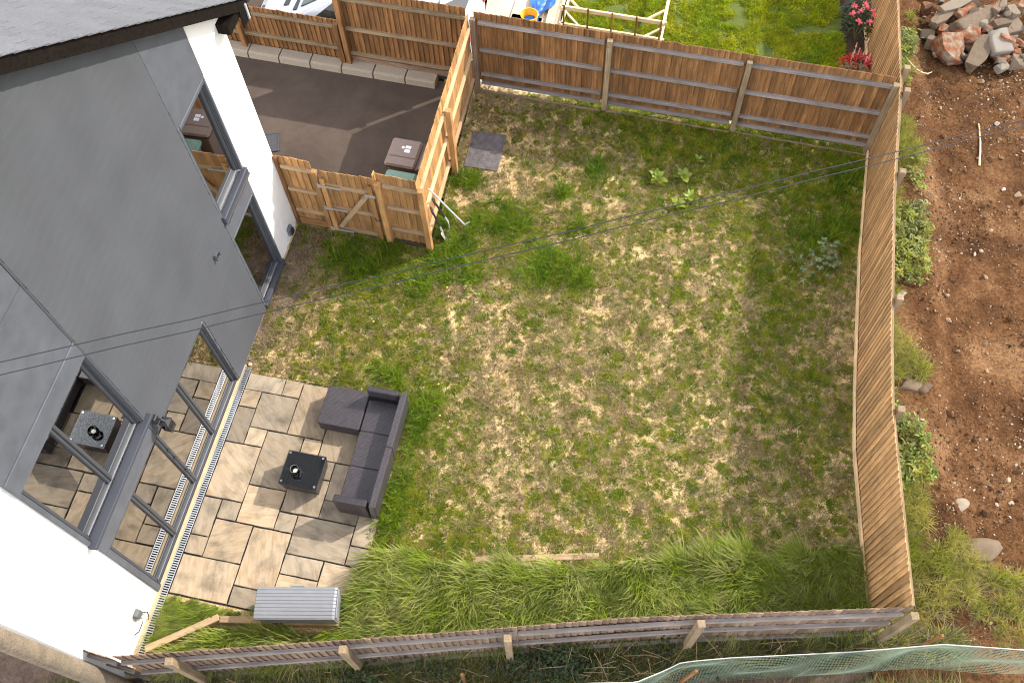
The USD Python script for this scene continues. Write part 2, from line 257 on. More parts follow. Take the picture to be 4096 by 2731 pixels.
def rattan(name, sx, sy, hi=.075):
    M_(name, {'t': ('texture_coordinate', {}), 'mp': ('mapping', {'scale': (1, 1, 1)}),
              'b': ('brick_texture', {'scale': sx, 'mortar_size': .05, 'mortar_smooth': .4, 'brick_width': .62, 'row_height': .42, 'color1': (hi * .55, hi * .48, hi * .52), 'color2': (hi, hi * .86, hi * .92), 'mortar': (.004, .003, .003)}),
              'n': ('noise_texture', {'scale': 90, 'detail': 1.0}), 'r': ('rgb_ramp', {'ramp': [(.3, (.85, .8, .85)), (.7, (1.15, 1.12, 1.15))]}), 'm': ('mix', {'mix_type': 'multiply', 'fac': 1.0}),
              'iv': ('invert', {}), 'bp': ('bump', {'strength': .9, 'distance': .006}), 'p': ('principled_bsdf', {'roughness': .38, 'specular_ior_level': .55})},
       [('t.object', 'mp.vector'), ('mp.vector', 'b.vector'), ('t.object', 'n.vector'), ('n.fac', 'r.fac'), ('b.color', 'm.color1'), ('r.color', 'm.color2'), ('m.color', 'p.base_color'), ('b.fac', 'iv.color'), ('iv.color', 'bp.height'), ('bp.normal', 'p.normal')])
rattan('rattan', 20, 20, .045)
rattan('rattan_back', 20, 20, .07)
# stones and rubble: each its own tone
def stone(name, ramp, rough=.9):
    M_(name, {'o': ('object_info', {}), 'g': ('geometry', {}), 'n': ('noise_texture', {'scale': 14, 'detail': 6.0, 'roughness': .7}), 'ad': ('math', {'math_type': 'add'}), 'mu': ('math', {'math_type': 'multiply_add', 'value2': .35, 'value3': -.17}),
              'r': ('rgb_ramp', {'ramp': ramp}), 'n2': ('noise_texture', {'scale': 50, 'detail': 4.0}), 'bp': ('bump', {'strength': .6, 'distance': .015}), 'p': ('principled_bsdf', {'roughness': rough, 'specular_ior_level': .15})},
       [('g.position', 'n.vector'), ('g.position', 'n2.vector'), ('n.fac', 'mu.value1'), ('o.random', 'ad.value1'), ('mu.value', 'ad.value2'), ('ad.value', 'r.fac'), ('r.color', 'p.base_color'), ('n2.fac', 'bp.height'), ('bp.normal', 'p.normal')])
stone('earth_rock', [(0, (.1, .065, .04)), (.5, (.2, .15, .1)), (1, (.3, .25, .19))])
stone('pebble', [(0, (.06, .028, .012)), (.45, (.12, .062, .03)), (.72, (.22, .14, .075)), (.9, (.35, .265, .17)), (1, (.46, .4, .32))])
stone('rubble_mix', [(0, (.1, .07, .045)), (.3, (.2, .155, .11)), (.55, (.15, .11, .078)), (.8, (.19, .155, .115)), (1, (.205, .18, .15))])
M_('rubble_brick', {'g': ('geometry', {}), 'n': ('noise_texture', {'scale': 7, 'detail': 5.0, 'roughness': .6}), 'r': ('rgb_ramp', {'ramp': [(.36, (.15, .05, .025)), (.5, (.21, .09, .045)), (.56, (.19, .145, .1)), (.75, (.3, .26, .21))]}), 'n2': ('noise_texture', {'scale': 50, 'detail': 4.0}), 'bp': ('bump', {'strength': .7, 'distance': .015}), 'p': ('principled_bsdf', {'roughness': .9, 'specular_ior_level': .15})},
   [('g.position', 'n.vector'), ('g.position', 'n2.vector'), ('n.fac', 'r.fac'), ('r.color', 'p.base_color'), ('n2.fac', 'bp.height'), ('bp.normal', 'p.normal')])

# ------------------------------------------------------------------ ground and setting
W0 = np.array([-5.84, 2.61, 0.0]); U = np.array([0.20483427, 0.97879667, 0.0]); U /= np.linalg.norm(U); N = np.array([U[1], -U[0], 0.0]); Z = np.array([0, 0, 1.0])
def P(s, t, z=0.0): return W0 + U * s + N * t + Z * z
WM = mat4(W0, N, U, Z)          # local x = out of the gable wall, y = along it, z up
def xy(s, t): return tuple(P(s, t)[:2])

obj('ground', sheet(sbox(-150, -150, 150, 150), -0.6), 'green_ground', kind='structure')
obj('rough_ground', sheet(Polygon([(-15, -4), (4.55, -4), (4.72, 2.84), (1.26, 2.73), (-1.9, 2.5), (-5.2, 2.29), (-15, 6)]), -0.03), 'dark_soil', kind='structure')
RF = [(4.60, 1.6), (4.80, 2.85), (5.05, 5.6), (5.22, 6.6), (5.75, 9.27), (6.30, 11.6), (6.72, 14.2), (7.1, 17.2)]      # right fence base line
def rfx(y): return np.interp(y, [p[1] for p in RF], [p[0] for p in RF])
TF = lambda x: 13.33 - .24 * (x + 1.05) + .06              # rear fence board line
BF = lambda x: np.interp(x, [-6.5, -5.2, -1.9, 1.26, 4.85], [2.2, 2.30, 2.51, 2.74, 2.85])   # bottom fence board line
lawn_poly = Polygon([xy(-.3, -.02), xy(7.75, -.02), (-4.2, 10.14), (-1.8, 9.52), (-1.1, 13.34)] + [(x, TF(x)) for x in (-1, 6.3)] + [(rfx(y), y) for y in (11.5, 9.27, 6.6, 5.6, 2.86)] + [(x, BF(x)) for x in (1.26, -1.9, -5.2, -5.9)])
obj('lawn', sheet(lawn_poly, 0.0), 'thatch', kind='structure')
obj('soil_strip', sheet(Polygon([xy(4.66, .02), xy(7.7, .02), (-4.15, 10.1), (-3.55, 9.93), (-3.7, 9.3), (-4.0, 8.7), (-4.25, 8.1), (-4.5, 7.5)]), 0.004), 'dark_soil', kind='structure')
obj('driveway', sheet(Polygon([(-4.3, 10.16), (-1.85, 9.56), (-1.14, 13.33), (-6.3, 14.7), (-14, 16.6), (-14, 12.2)]), 0.0), 'asphalt', kind='structure')
# neighbour's ground
nb_l = Polygon([(.45, TF(.45)), (6.45, TF(6.45)), (7.2, 18.5), (1.05, 18.5)])
obj('neighbour_lawn', sheet(nb_l, 0.0), 'green_ground', kind='structure')
obj('neighbour_paving', sheet(Polygon([(-1.1, TF(-1.1)), (.42, TF(.42)), (1.0, 18.5), (-.6, 18.5)]), 0.0), 'paving_beige', kind='structure')
obj('neighbour_drive', sheet(Polygon([(-14, TF(-14)), (-1.14, TF(-1.14)), (-.65, 18.5), (-14, 22)]), 0.0), 'asphalt', kind='structure')
obj('flower_bed', sheet(Polygon([(5.95, TF(5.95) + .05), (6.42, TF(6.42) + .05), (7.0, 17), (6.55, 17)]), 0.006), 'bed_soil', kind='structure')
# bare building ground to the right: a modelled sheet
nx, ny = 280, 480
gx = np.linspace(0, 1, nx); gy = np.linspace(-2, 22, ny)
YY, T = np.meshgrid(gy, gx, indexing='ij'); x0 = rfx(np.clip(YY, 1.6, 17.2)) + .03; XX = x0 + T ** 1.25 * (19 - x0); dd = XX - x0
pp = np.stack([XX * 1.0, YY * 1.0, 0 * XX], -1)
verge_w = np.interp(YY, [2, 3.3, 4.2, 5.5, 7, 9.5, 12, 14, 18], [3.5, 2.4, 1.5, 1.15, 1.25, 1.2, .95, .9, .9])
low = np.clip((dd - verge_w) / .35, 0, 1); low = low * low * (3 - 2 * low)
zz = -.22 * low + (.1 * (meshkit.fbm(pp * 1.3, 4, 3) - .5) + .06 * (meshkit.fbm(pp * 6, 4, 5) - .5) + .05 * np.maximum(meshkit.fbm(pp * 13, 3, 8) - .52, 0)) * np.clip(dd * 3, 0, 1)
for k, off in ((0, 3.3), (1, 4.0), (2, 4.9)):
    zz -= .06 * np.exp(-((dd - off - .25 * np.sin(YY * .5 + k)) / .13) ** 2) * (.55 + .45 * np.sin(YY * 38))
idx = np.arange(nx * ny).reshape(ny, nx); q = np.stack([idx[:-1, :-1], idx[:-1, 1:], idx[1:, 1:], idx[1:, :-1]], -1).reshape(-1, 4)
obj('bare_soil', (np.c_[XX.ravel(), YY.ravel(), zz.ravel()], q), 'red_soil', smooth=True, kind='structure')
def soil_z(x, y):
    from scipy.ndimage import map_coordinates
    x = np.atleast_1d(np.asarray(x, float)); y = np.atleast_1d(np.asarray(y, float)); xa = rfx(np.clip(y, 1.6, 17.2)) + .03
    t = np.clip((x - xa) / (19 - xa), 0, 1) ** (1 / 1.25)
    return map_coordinates(zz, [(y + 2) / 24 * (ny - 1), t * (nx - 1)], order=1, mode='nearest')

# ------------------------------------------------------------------ patio
obj('patio', sheet(Polygon([xy(.9, .155), xy(4.64, .155), xy(4.66, 1.75), xy(4.05, 2.3), xy(2.66, 2.98), xy(1.1, 2.8), xy(.9, 1.5)]), 0.004), 'dark_back', kind='structure')
patio = stage.GetPrimAtPath('/World/patio')
slabs = [(4.335, 4.63, .18, .81), (4.335, 4.63, .815, 1.11), (3.7, 4.62, 1.12, 1.72), (4.03, 4.335, .18, .475), (3.71, 4.325, .485, 1.11), (3.40, 4.02, .18, .48), (3.4, 3.7, .49, .79), (2.775, 3.69, .80, 1.41),
         (3.38, 3.69, 1.425, 1.72), (3.38, 3.98, 1.73, 2.33), (2.465, 3.39, .18, .79), (3.07, 3.37, 1.43, 2.03), (2.76, 3.37, 2.04, 2.36), (1.84, 2.445, .18, .465), (2.155, 2.45, .48, .785), (2.15, 2.765, .80, 1.405),
         (2.455, 3.06, 1.42, 2.03), (2.455, 2.755, 2.04, 2.64), (2.145, 2.435, 1.415, 1.71), (1.53, 2.14, .48, 1.08), (1.54, 1.83, .18, .47), (1.22, 2.13, 1.095, 1.705), (1.835, 2.44, 1.72, 2.63), (2.145, 2.62, 2.645, 2.96),
         (1.84, 2.135, 2.645, 2.94), (.92, 1.52, .18, 1.085), (.92, 1.205, 1.1, 1.70), (1.525, 1.825, 1.715, 2.315), (.93, 1.51, 1.715, 2.32), (1.1, 1.82, 2.33, 2.93), (3.4, 4.6, 1.735, 2.3), (2.77, 3.37, 2.37, 2.96), (1.22 - .31, 1.21, 1.1, 1.4)]
slabs = slabs[:-1]
for s0, s1, t0, t1 in slabs:
    a, b = (s1 - s0) / 2 - .004, (t1 - t0) / 2 - .004
    pts = []
    for (cx_, cy_) in ((-b, -a), (b, -a), (b, a), (-b, a)): pts.append((cx_, cy_))
    ring = []
    for i in range(4):
        p0, p1 = np.array(pts[i]), np.array(pts[(i + 1) % 4])
        for k in range(5):
            w = k / 5; ring.append(p0 + (p1 - p0) * w + rng.normal(0, .0028, 2))
    ring = np.array(ring); n = len(ring); h = rng.uniform(.016, .024); tilt = rng.normal(0, .004, 2)
    v = np.vstack([np.c_[ring * .985, h - .0 + ring @ tilt], np.c_[ring, h - .007 + ring @ tilt], np.c_[ring, np.full(n, .0)], [[0, 0, h + .0015]]])
    f = [[i, (i + 1) % n, 3 * n] for i in range(n)]
    for k in range(2):
        for i in range(n):
            j = (i + 1) % n; f += [[k * n + i, (k + 1) * n + i, (k + 1) * n + j], [k * n + i, (k + 1) * n + j, k * n + j]]
    c = P((s0 + s1) / 2, (t0 + t1) / 2, .006)
    obj('slab', (v, np.array(f)), 'sandstone', patio, M=mat4(c, N, U, Z))
# channel drain between wall and patio
dr = thing('channel_drain', 'long slotted metal drain grating between the patio slabs and the house wall', 'drain', M=WM)
obj('channel', join(cbox(.066, .168, -.02, 4.74, .002, .006), cbox(.066, .074, -.02, 4.74, .006, .022), cbox(.16, .168, -.02, 4.74, .006, .022)), 'dark_back', dr)
obj('edge_rail', cbox(.0655, .0735, -.02, 4.74, .0225, .03), 'galvanised', dr); obj('edge_rail', cbox(.1605, .1685, -.02, 4.74, .0225, .03), 'galvanised', dr)
for i in range(132):
    y = -.01 + i * .036
    obj('bar', cbox(.0735, .1605, y, y + .015, .018, .029), 'galvanised', dr)
obj('end_cap', lathe([(0, .03), (.03, .03), (.034, .02), (.034, .0)], 12), 'stone_strip', dr, M=mat4((.117, 4.785, 0), (1, 0, 0), (0, 1, 0), (0, 0, 1)))

# ------------------------------------------------------------------ house
house = thing('house', 'white rendered house with grey boarded gable and tall dark framed windows beside the patio', 'house', M=WM)
AP, EZ, SL = 3.75, 8.08, .735
def vz(s): return EZ - SL * abs(s - AP)                     # top of the roof at the verge
def wpoly(pts, holes=()): return Polygon(pts, holes)
def wall_mesh(poly, t0, t1):
    """polygon in (s, z) standing as a wall from t0 (inner) to t1 (outer)"""
    v, f = extr(poly, t1 - t0)
    return np.c_[v[:, 2] + t0, v[:, 0], v[:, 1]], f
def rect(s0, s1, z0, z1): return [(s0, z0), (s1, z0), (s1, z1), (s0, z1)]
hole = {'winL': (.93, 2.61, 2.49, 4.38), 'door': (1.0, 4.47, .02, 1.95), 'winU': (5.93, 6.79, 2.67, 4.55), 'winD': (5.93, 6.79, .10, 2.03)}
gable = [(-.35, -.05), (7.73, -.05), (7.73, vz(7.73) - .12), (AP, EZ - .12), (-.35, vz(-.35) - .12)]
obj('gable_wall', wall_mesh(Polygon(gable, [rect(h[0], h[1], h[2] - .085, h[3]) if k_ != 'door' else rect(h[0], h[1], -.045, h[3]) for k_, h in hole.items()]), -.3, 0.0), 'render_white', house)
obj('side_wall', cbox(-6, -.3, 7.43, 7.73, -.05, 5.0), 'render_white', house); obj('side_wall', cbox(-6, -.3, -.35, -.05, -.05, 5.0), 'render_white', house); obj('rear_wall', cbox(-6.3, -6, -.35, 7.73, -.05, 5.0), 'render_white', house)
obj('ground_floor', cbox(-6, -.3, -.05, 7.43, -.04, .05), 'carpet', house); obj('upper_floor', cbox(-6, -.3, -.05, 7.43, 2.2, 2.46), 'carpet', house); obj('upper_ceiling', cbox(-6, -.3, -.05, 7.43, 4.72, 4.8), 'plaster', house)
obj('partition', cbox(-6, -.3, 4.9, 5.0, .05, 2.2), 'plaster', house); obj('partition', cbox(-6, -.3, 5.2, 5.3, 2.46, 4.72), 'plaster', house)
obj('inner_wall', cbox(-3.6, -3.5, -.05, 7.43, .05, 2.2), 'plaster', house); obj('inner_wall', cbox(-3.6, -3.5, -.05, 7.43, 2.46, 4.72), 'plaster', house)
obj('plinth_strip', cbox(.002, .062, -.35, 4.76, -.05, .02), 'stone_strip', house); obj('plinth_strip', cbox(.002, .03, 4.765, 7.73, -.05, .02), 'stone_strip', house)
# lapped weatherboards of the gable
E_ = .166
for i in range(48):
    z = .03 + i * E_
    if z < 1.97 and z + E_ > 1.97: pass
    s0, s1 = (4.5, 5.86) if z < 1.9 else (2.665, 5.86)
    lim = AP + (EZ - .2 - (z + .1)) / SL
    s1b = min(s1, lim); s0b = max(s0, AP - (EZ - .2 - (z + .1)) / SL)
    if s1b - s0b < .1: continue
    L = s1b - s0b; h = .18; v = np.array([[0, 0, .012], [L, 0, .012], [L, h, .002], [0, h, .002], [0, 0, .026], [L, 0, .026], [L, h, .011], [0, h, .011]])
    f = np.array([[0, 3, 2, 1], [4, 5, 6, 7], [0, 1, 5, 4], [2, 3, 7, 6], [0, 4, 7, 3], [1, 2, 6, 5]])
    obj('weatherboard', (v, f), 'weatherboard', house, M=mat4((.012, s0b + rng.normal(0, .002), z), (0, 1, 0), (0, 0, 1), (1, 0, 0)))
obj('board_edge_trim', cbox(.002, .036, 2.63, 2.66, 1.96, 7.0), 'grey_frame', house)
# flat panels of the two window strips
def panel(s0, s1, z0, z1, t=.03, name='panel', m='grey_panel'): return obj(name, cbox(.002, t, s0 + .003, s1 - .003, z0 + .003, z1 - .003, .004), m, house)
v, f = wall_mesh(Polygon([(5.868, 4.63), (6.84, 4.63), (6.84, vz(6.84) - .1), (5.868, vz(5.868) - .1)]), .002, .03); obj('panel', (v, f), 'grey_panel', house)
panel(5.868, 6.84, 2.08, 2.48); panel(5.868, 5.925, 2.66, 4.627); panel(6.795, 6.84, 2.66, 4.627); panel(5.926, 6.794, 4.56, 4.627, .034)
panel(5.868, 5.925, .0, 2.076); panel(6.795, 6.84, .0, 2.076); panel(5.926, 6.794, 2.035, 2.076)
panel(.86, 2.63, 5.965, 6.9); v, f = wall_mesh(Polygon([(.86, 4.735), (2.63, 4.735), (2.63, 5.96), (.86, 5.96)]), .002, .03); obj('panel', (v, f), 'grey_panel', house)
panel(.86, 2.63, 4.39, 4.73, .05); panel(.86, .925, 2.5, 4.387); panel(2.615, 2.63, 2.5, 4.387); panel(.9, 2.63, 1.96, 2.4, .028); panel(.9, .995, .0, 1.957, .03)
panel(.995, 2.66, 1.955, 2.0, .033, 'door_head', 'grey_frame')
# windows
def window(name, key, mulls, t=-.1, fw=.06, sill=True, bars=True):
    s0, s1, z0, z1 = hole[key]; w = thing(name, parent=house)
    g = .004
    for nm, b in (('frame', (t, t + .07, s0 + g, s0 + fw, z0 + g, z1 - g)), ('frame', (t, t + .07, s1 - fw, s1 - g, z0 + g, z1 - g)), ('frame', (t, t + .068, s0 + fw, s1 - fw, z1 - fw, z1 - g)), ('frame', (t, t + .068, s0 + fw, s1 - fw, z0 + g, z0 + fw))):
        obj(nm, cbox(*b, .006), 'grey_frame', w)
    obj('glazing_bead', cbox(t + .07, t + .078, s0 + fw, s1 - fw, z0 + fw - .02, z0 + fw - .008), 'silver_track', w)
    for b in ((t + .071, .026, s0 + .001, s0 + .006, z0, z1), (t + .071, .026, s1 - .006, s1 - .001, z0, z1), (t + .071, .026, s0 + .007, s1 - .007, z1 - .006, z1 - .001)): obj('reveal', cbox(*b), 'grey_frame', w)
    obj('inner_sill', cbox(-.31, t - .002, s0 - .002, s1 + .002, z0 + .002, z0 + .012), 'grey_panel', w); obj('inner_jamb', join(cbox(-.31, t - .002, s0 + .001, s0 + .008, z0 + .013, z1), cbox(-.31, t - .002, s1 - .008, s1 - .001, z0 + .013, z1)), 'plaster', w)
    edges = [s0 + fw] + [m for m in mulls] + [s1 - fw]
    for m in mulls: obj('mullion', cbox(t, t + .072, m - .05, m + .05, z0 + fw, z1 - fw, .006), 'grey_frame', w)
    for m in mulls: obj('mullion_cover', cbox(t + .0725, t + .082, m - .012, m + .004, z0 + fw, z1 - fw), 'gutter_black', w)
    for a, b in zip(edges[:-1], edges[1:]):
        a += .05 if a != edges[0] else 0; b -= .05 if b != edges[-1] else 0
        obj('pane', cbox(t + .028, t + .034, a, b, z0 + fw, z1 - fw), 'window_glass', w)
    return w
wl = window('window', 'winL', [1.74]); obj('sill', cbox(-.028, .11, .85, 2.75, 2.42, 2.485, .008), 'grey_sill', wl); obj('upstand', cbox(-.028, .045, .85, 2.75, 2.402, 2.418), 'grey_frame', wl)
wu = window('window', 'winU', []); obj('sill', cbox(-.028, .075, 5.88, 6.88, 2.5, 2.645, .012), 'grey_sill', wu); obj('sill_lip', cbox(.077, .083, 5.88, 6.88, 2.49, 2.52), 'steel', wu)
wd = window('window', 'winD', []); obj('sill', cbox(-.028, .065, 5.88, 6.86, .03, .095, .006), 'grey_sill', wd)
pd = window('patio_door', 'door', [1.78, 2.65, 3.49]); obj('threshold', cbox(-.028, -.002, 1.0, 4.47, .0, .07, .004), 'grey_sill', pd)
for z in (.55, 1.05, 1.35): obj('hinge', cbox(-.017, .006, 2.62, 2.66, z, z + .05, .004), 'gutter_black', pd)
# roof
roof = thing('roof', parent=house)
DEP = 6.3; PITCH = math.atan(SL); cs, sn = math.cos(PITCH), math.sin(PITCH); SLEN = (8.2 - AP) / cs
for sg in (1, -1):
    o = np.array([.2, AP, EZ]); xd = np.array([-1.0, 0, 0]); yd = np.array([0, sg * cs, -sn]); zd = np.array([0, sg * sn, cs])
    xd2 = np.cross(yd, zd); M = mat4(o, xd2, yd, zd); sx = 1 if xd2[0] < 0 else -1
    obj('deck', cbox(min(0, sx * DEP) + (.03 if sx > 0 else 0), max(0, sx * DEP) - (.03 if sx < 0 else 0), 0, SLEN, -.15, -.022), 'fascia_black', roof, M=M)
    obj('bargeboard', cbox(*sorted((sx * -.012, sx * .028)), .0, SLEN, -.19, -.016, .004), 'fascia_black', roof, M=M)
    rows = 23; ex = SLEN / rows
    ncol = 12 if sg > 0 else 6; wd_ = .47 if sg > 0 else DEP / 6
    for r in range(rows if sg > 0 else 0):
        xx_ = -.045; first = True; k = 0
        while xx_ < min(DEP, 5.4):
            ww = (wd_ / 2 if (r % 2 and first) else wd_); first = False
            L = ex + .07; y0 = r * ex - .07 if r else 0; lift = rng.normal(0, .0012)
            v = np.array([[xx_ + .003, y0, -.02], [xx_ + ww - .003, y0, -.02], [xx_ + ww - .003, (r + 1) * ex, -.008 + lift], [xx_ + .003, (r + 1) * ex, -.008 + lift],
                          [xx_ + .003, y0, -.012], [xx_ + ww - .003, y0, -.012], [xx_ + ww - .003, (r + 1) * ex + rng.normal(0, .002), .004 + lift], [xx_ + .003, (r + 1) * ex + rng.normal(0, .002), .004 + lift]])
            f = np.array([[0, 3, 2, 1], [4, 5, 6, 7], [0, 1, 5, 4], [2, 3, 7, 6], [0, 4, 7, 3], [1, 2, 6, 5]])
            v[:, 0] *= sx; f = f if sx > 0 else f[:, ::-1]
            obj('slate', (v, f), 'slate', roof, M=M); xx_ += ww; k += 1
    if sg < 0: obj('slate_sheet', cbox(min(0, sx * DEP), max(0, sx * DEP), 0, SLEN, -.021, -.004), 'slate', roof, M=M, kind='stuff')
obj('eave_box', join(cbox(.002, .19, 7.55, 8.12, 4.70, 4.86), cbox(-6, .0, 7.735, 8.12, 4.70, 4.84)), 'fascia_black', house)
obj('fascia', cbox(-6, .2, 8.122, 8.15, 4.58, 4.87), 'fascia_black', house)
obj('fascia_end', cbox(.192, .215, 7.9, 8.16, 4.50, 4.9, .003), 'fascia_black', house)
obj('gutter', tube([(-6, 8.22, 4.76), (.22, 8.22, 4.76)], .062, 12), 'gutter_black', house); obj('gutter_bracket', cbox(.216, .235, 8.06, 8.1, 4.52, 4.78), 'gutter_grey', house)  # grey strip paints the sunlit edge of gutter and fascia
obj('gutter', tube([(-6, -.72, 4.76), (.22, -.72, 4.76)], .062, 12), 'gutter_black', house)
dp = obj('downpipe', tube([(-.05, -.46, .0), (-.05, -.46, 4.8)], .042, 12), 'gutter_black', house); obj('corner_trim', cbox(-.004, .006, -.4, -.352, 0, 5.0), 'gutter_grey', house)
obj('pipe_clip', join(cbox(-.1, .0, -.5, -.42, 1.95, 1.98), cbox(-.03, .06, -.44, -.42, 1.93, 1.96)), 'gutter_black', house)
# things fixed to the wall
def onwall(s, z, t=0.0): return mat4(P(s, t, z), N, U, Z)
lp = thing('wall_lamp', 'black lantern wall lamp above the patio doors on the grey boards', 'lamp', M=onwall(2.76, 2.2, .05))
obj('back_plate', cbox(.0, .05, -.05, .05, -.02, .13, .01), 'black_plastic', lp); obj('arm', tube([(.05, 0, .08), (.12, 0, .1), (.16, 0, .06)], .012), 'black_plastic', lp)
for y in (-.06, .06):
    for x in (.1, .22): obj('cage_bar', tube([(x, y, -.16), (x, y, .05)], .006, 4), 'black_plastic', lp)
obj('cap', lathe([(0, .075), (.1, .045), (.1, .038), (0, .038)], 4), 'black_plastic', lp, M=mat4((.16, 0, 0), (.707, .707, 0), (-.707, .707, 0), (0, 0, 1))); obj('base', cbox(.1, .22, -.06, .06, -.17, -.158), 'black_plastic', lp)
obj('lamp_pane', join(*[cbox(*b) for b in ((.102, .104, -.055, .055, -.155, .035), (.216, .218, -.055, .055, -.155, .035))]), 'clear_glass', lp)
vb = thing('vent_cover', 'small square grey vent cover standing out from the grey boards', 'vent', M=onwall(5.39, 2.35, .03))
obj('hood', join(cbox(0, .05, -.06, .06, .1, .12), cbox(0, .05, -.06, -.05, -.02, .1), cbox(0, .05, .05, .06, -.02, .1)), 'grey_panel', vb); obj('mouth', cbox(0, .012, -.05, .05, -.02, .1), 'dark_back', vb)
jb = thing('junction_box', 'small grey plastic box with two black cables at the foot of the white wall', 'electric box', M=onwall(.47, .44))
obj('box', cbox(0, .07, -.06, .06, -.08, .08, .012), 'lantern_grey', jb)
obj('cable', tube([(.04, .03, -.08), (.05, .06, -.14), (.05, .09, -.24), (.045, .05, -.36), (.03, -.0, -.44)], .008), 'black_plastic', jb); obj('cable', tube([(.04, -.03, -.08), (.05, -.02, -.14), (.05, -.08, -.22), (.04, -.2, -.24), (.005, -.26, -.22)], .008), 'black_plastic', jb)
ex_ = thing('outdoor_socket', 'grey weatherproof socket low on the white wall beside the gate fence', 'socket', M=onwall(7.37, .24))
obj('box', cbox(0, .06, -.075, .075, -.1, .1, .02), 'lantern_grey', ex_); obj('flap', cbox(.061, .09, -.06, .06, -.085, .06, .02), 'black_plastic', ex_)
# blind with bobbles behind the big upper window
bl = thing('window_blind', 'dark fabric blind edged with a row of pale round bobbles behind the upper window', 'blind', M=onwall(0, 0))
obj('fabric', cbox(-.17, -.165, .99, 2.55, 4.11, 4.4), 'curtain', bl)
s_ = np.linspace(1.0, 2.54, 26)
sph = trimesh.creation.icosphere(1, .022)
for q_ in s_: obj('bobble', (np.array(sph.vertices), np.array(sph.faces)), 'pompom', bl, M=mat4((-.15, q_, 4.12), (1, 0, 0), (0, 1, 0), (0, 0, 1)), smooth=True)

# ------------------------------------------------------------------ fences
def stick(parent, name, a, b, w, h, m, upv=(0, 0, 1), c=.004, **kw):
    """a squared timber from a to b, w wide across, h deep along upv"""
    a = np.array(a, float); b = np.array(b, float); L = np.linalg.norm(b - a)
    if abs(np.dot((b - a) / L, np.array(upv, float) / np.linalg.norm(upv))) > .98: upv = (-.24, -.97, 0)
    return obj(name, cbox(0, L, -w / 2, w / 2, -h / 2, h / 2, c), m, parent, M=frame(a, b - a, z=upv), **kw)
def boards(parent, pts, z0, z1, m, outward, w=.125, sp=.1, flip=False, jz=.006, name='board', cap=None, maxn=300):
    """feather-edge boards lapped along the polyline pts; outward = +1/-1: the side that the thick faces look to (left of the run = +1)"""
    pts = np.array(pts, float); seg = np.linalg.norm(np.diff(pts, axis=0), axis=1); cum = np.r_[0, np.cumsum(seg)]
    n = int(cum[-1] / sp)
    for i in range(n):
        d = (i + .5) * sp; k = min(np.searchsorted(cum, d) - 1, len(seg) - 1); k = max(k, 0)
        t = (pts[k + 1] - pts[k]) / seg[k]; p = pts[k] + t * (d - cum[k]); nrm = np.array([-t[1], t[0]]) * outward
        zt = (z1(p) if callable(z1) else z1) + rng.normal(0, jz); zb = z0(p) if callable(z0) else z0
        s = -1 if flip else 1
        L = zt - zb; th0, th1 = .005, .014
        prof = [(-w / 2, .012), (w / 2, .0), (w / 2, th0), (-w / 2, .012 + th1)]
        v = np.array([[x, s * y, z] for x in (0, L) for y, z in prof]); f = np.array([[0, 1, 2, 3], [4, 7, 6, 5], [0, 4, 5, 1], [1, 5, 6, 2], [2, 6, 7, 3], [3, 7, 4, 0]])
        if s > 0: f = f[:, ::-1]
        lean = rng.normal(0, .004)
        ydir = np.array([t[0], t[1], 0]); zdir = np.array([nrm[0], nrm[1], 0]); xdir = np.array([t[0] * lean, t[1] * lean, 1.0])
        if np.dot(np.cross(xdir, ydir), zdir) < 0: ydir = -ydir
        obj(name, (v, f), m, parent, M=frame((p[0], p[1], zb), xdir, y=ydir))
def post(parent, x, y, z0, z1, m, w=.1, ang=0.0, lean=(0, 0), name='post'):
    o = (x, y, z0); return obj(name, cbox(0, z1 - z0, -w / 2, w / 2, -w / 2, w / 2, .006), m, parent, M=frame(o, (lean[0], lean[1], 1), y=(math.cos(ang), math.sin(ang), 0)))
# rear fence of the garden, seen from its rail side
a_tf = math.atan2(-.24, 1)
f1 = thing('closeboard_fence', 'brown rear fence with four posts between this lawn and the bright green one', 'fence', group='closeboard fences round the garden')
tfp = [(x, TF(x)) for x in (-1.0, 6.28)]
boards(f1, tfp, .17, 1.87, 'fence_wood', -1)
nS = np.array([math.sin(a_tf), -math.cos(a_tf)])
for x, y in ((-1.03, 13.38), (1.42, 12.72), (3.81, 12.16), (6.22, 11.62)):
    yy = TF(x) - .045; post(f1, x, yy - .055, -.02, 1.79, 'grey_wood' if x < 0 else 'rail_wood', .1, a_tf)
xs = [-1.0, 1.4, 3.8, 6.26]
for zr in (1.66, 1.0, .37, .145):
    for a, b in zip(xs[:-1], xs[1:]):
        a2, b2 = a + .06, b - .06
        stick(f1, 'rail', (a2, TF(a2) - .04, zr), (b2, TF(b2) - .04, zr + rng.normal(0, .006)), .06, .075, 'blue_grey_rail', upv=(0, 0, 1))
for a, b in zip(xs[:-1], xs[1:]): stick(f1, 'gravel_board', (a + .06, TF(a) - .16, -.01), (b - .06, TF(b) - .16, -.01), .04, .09, 'grey_wood')
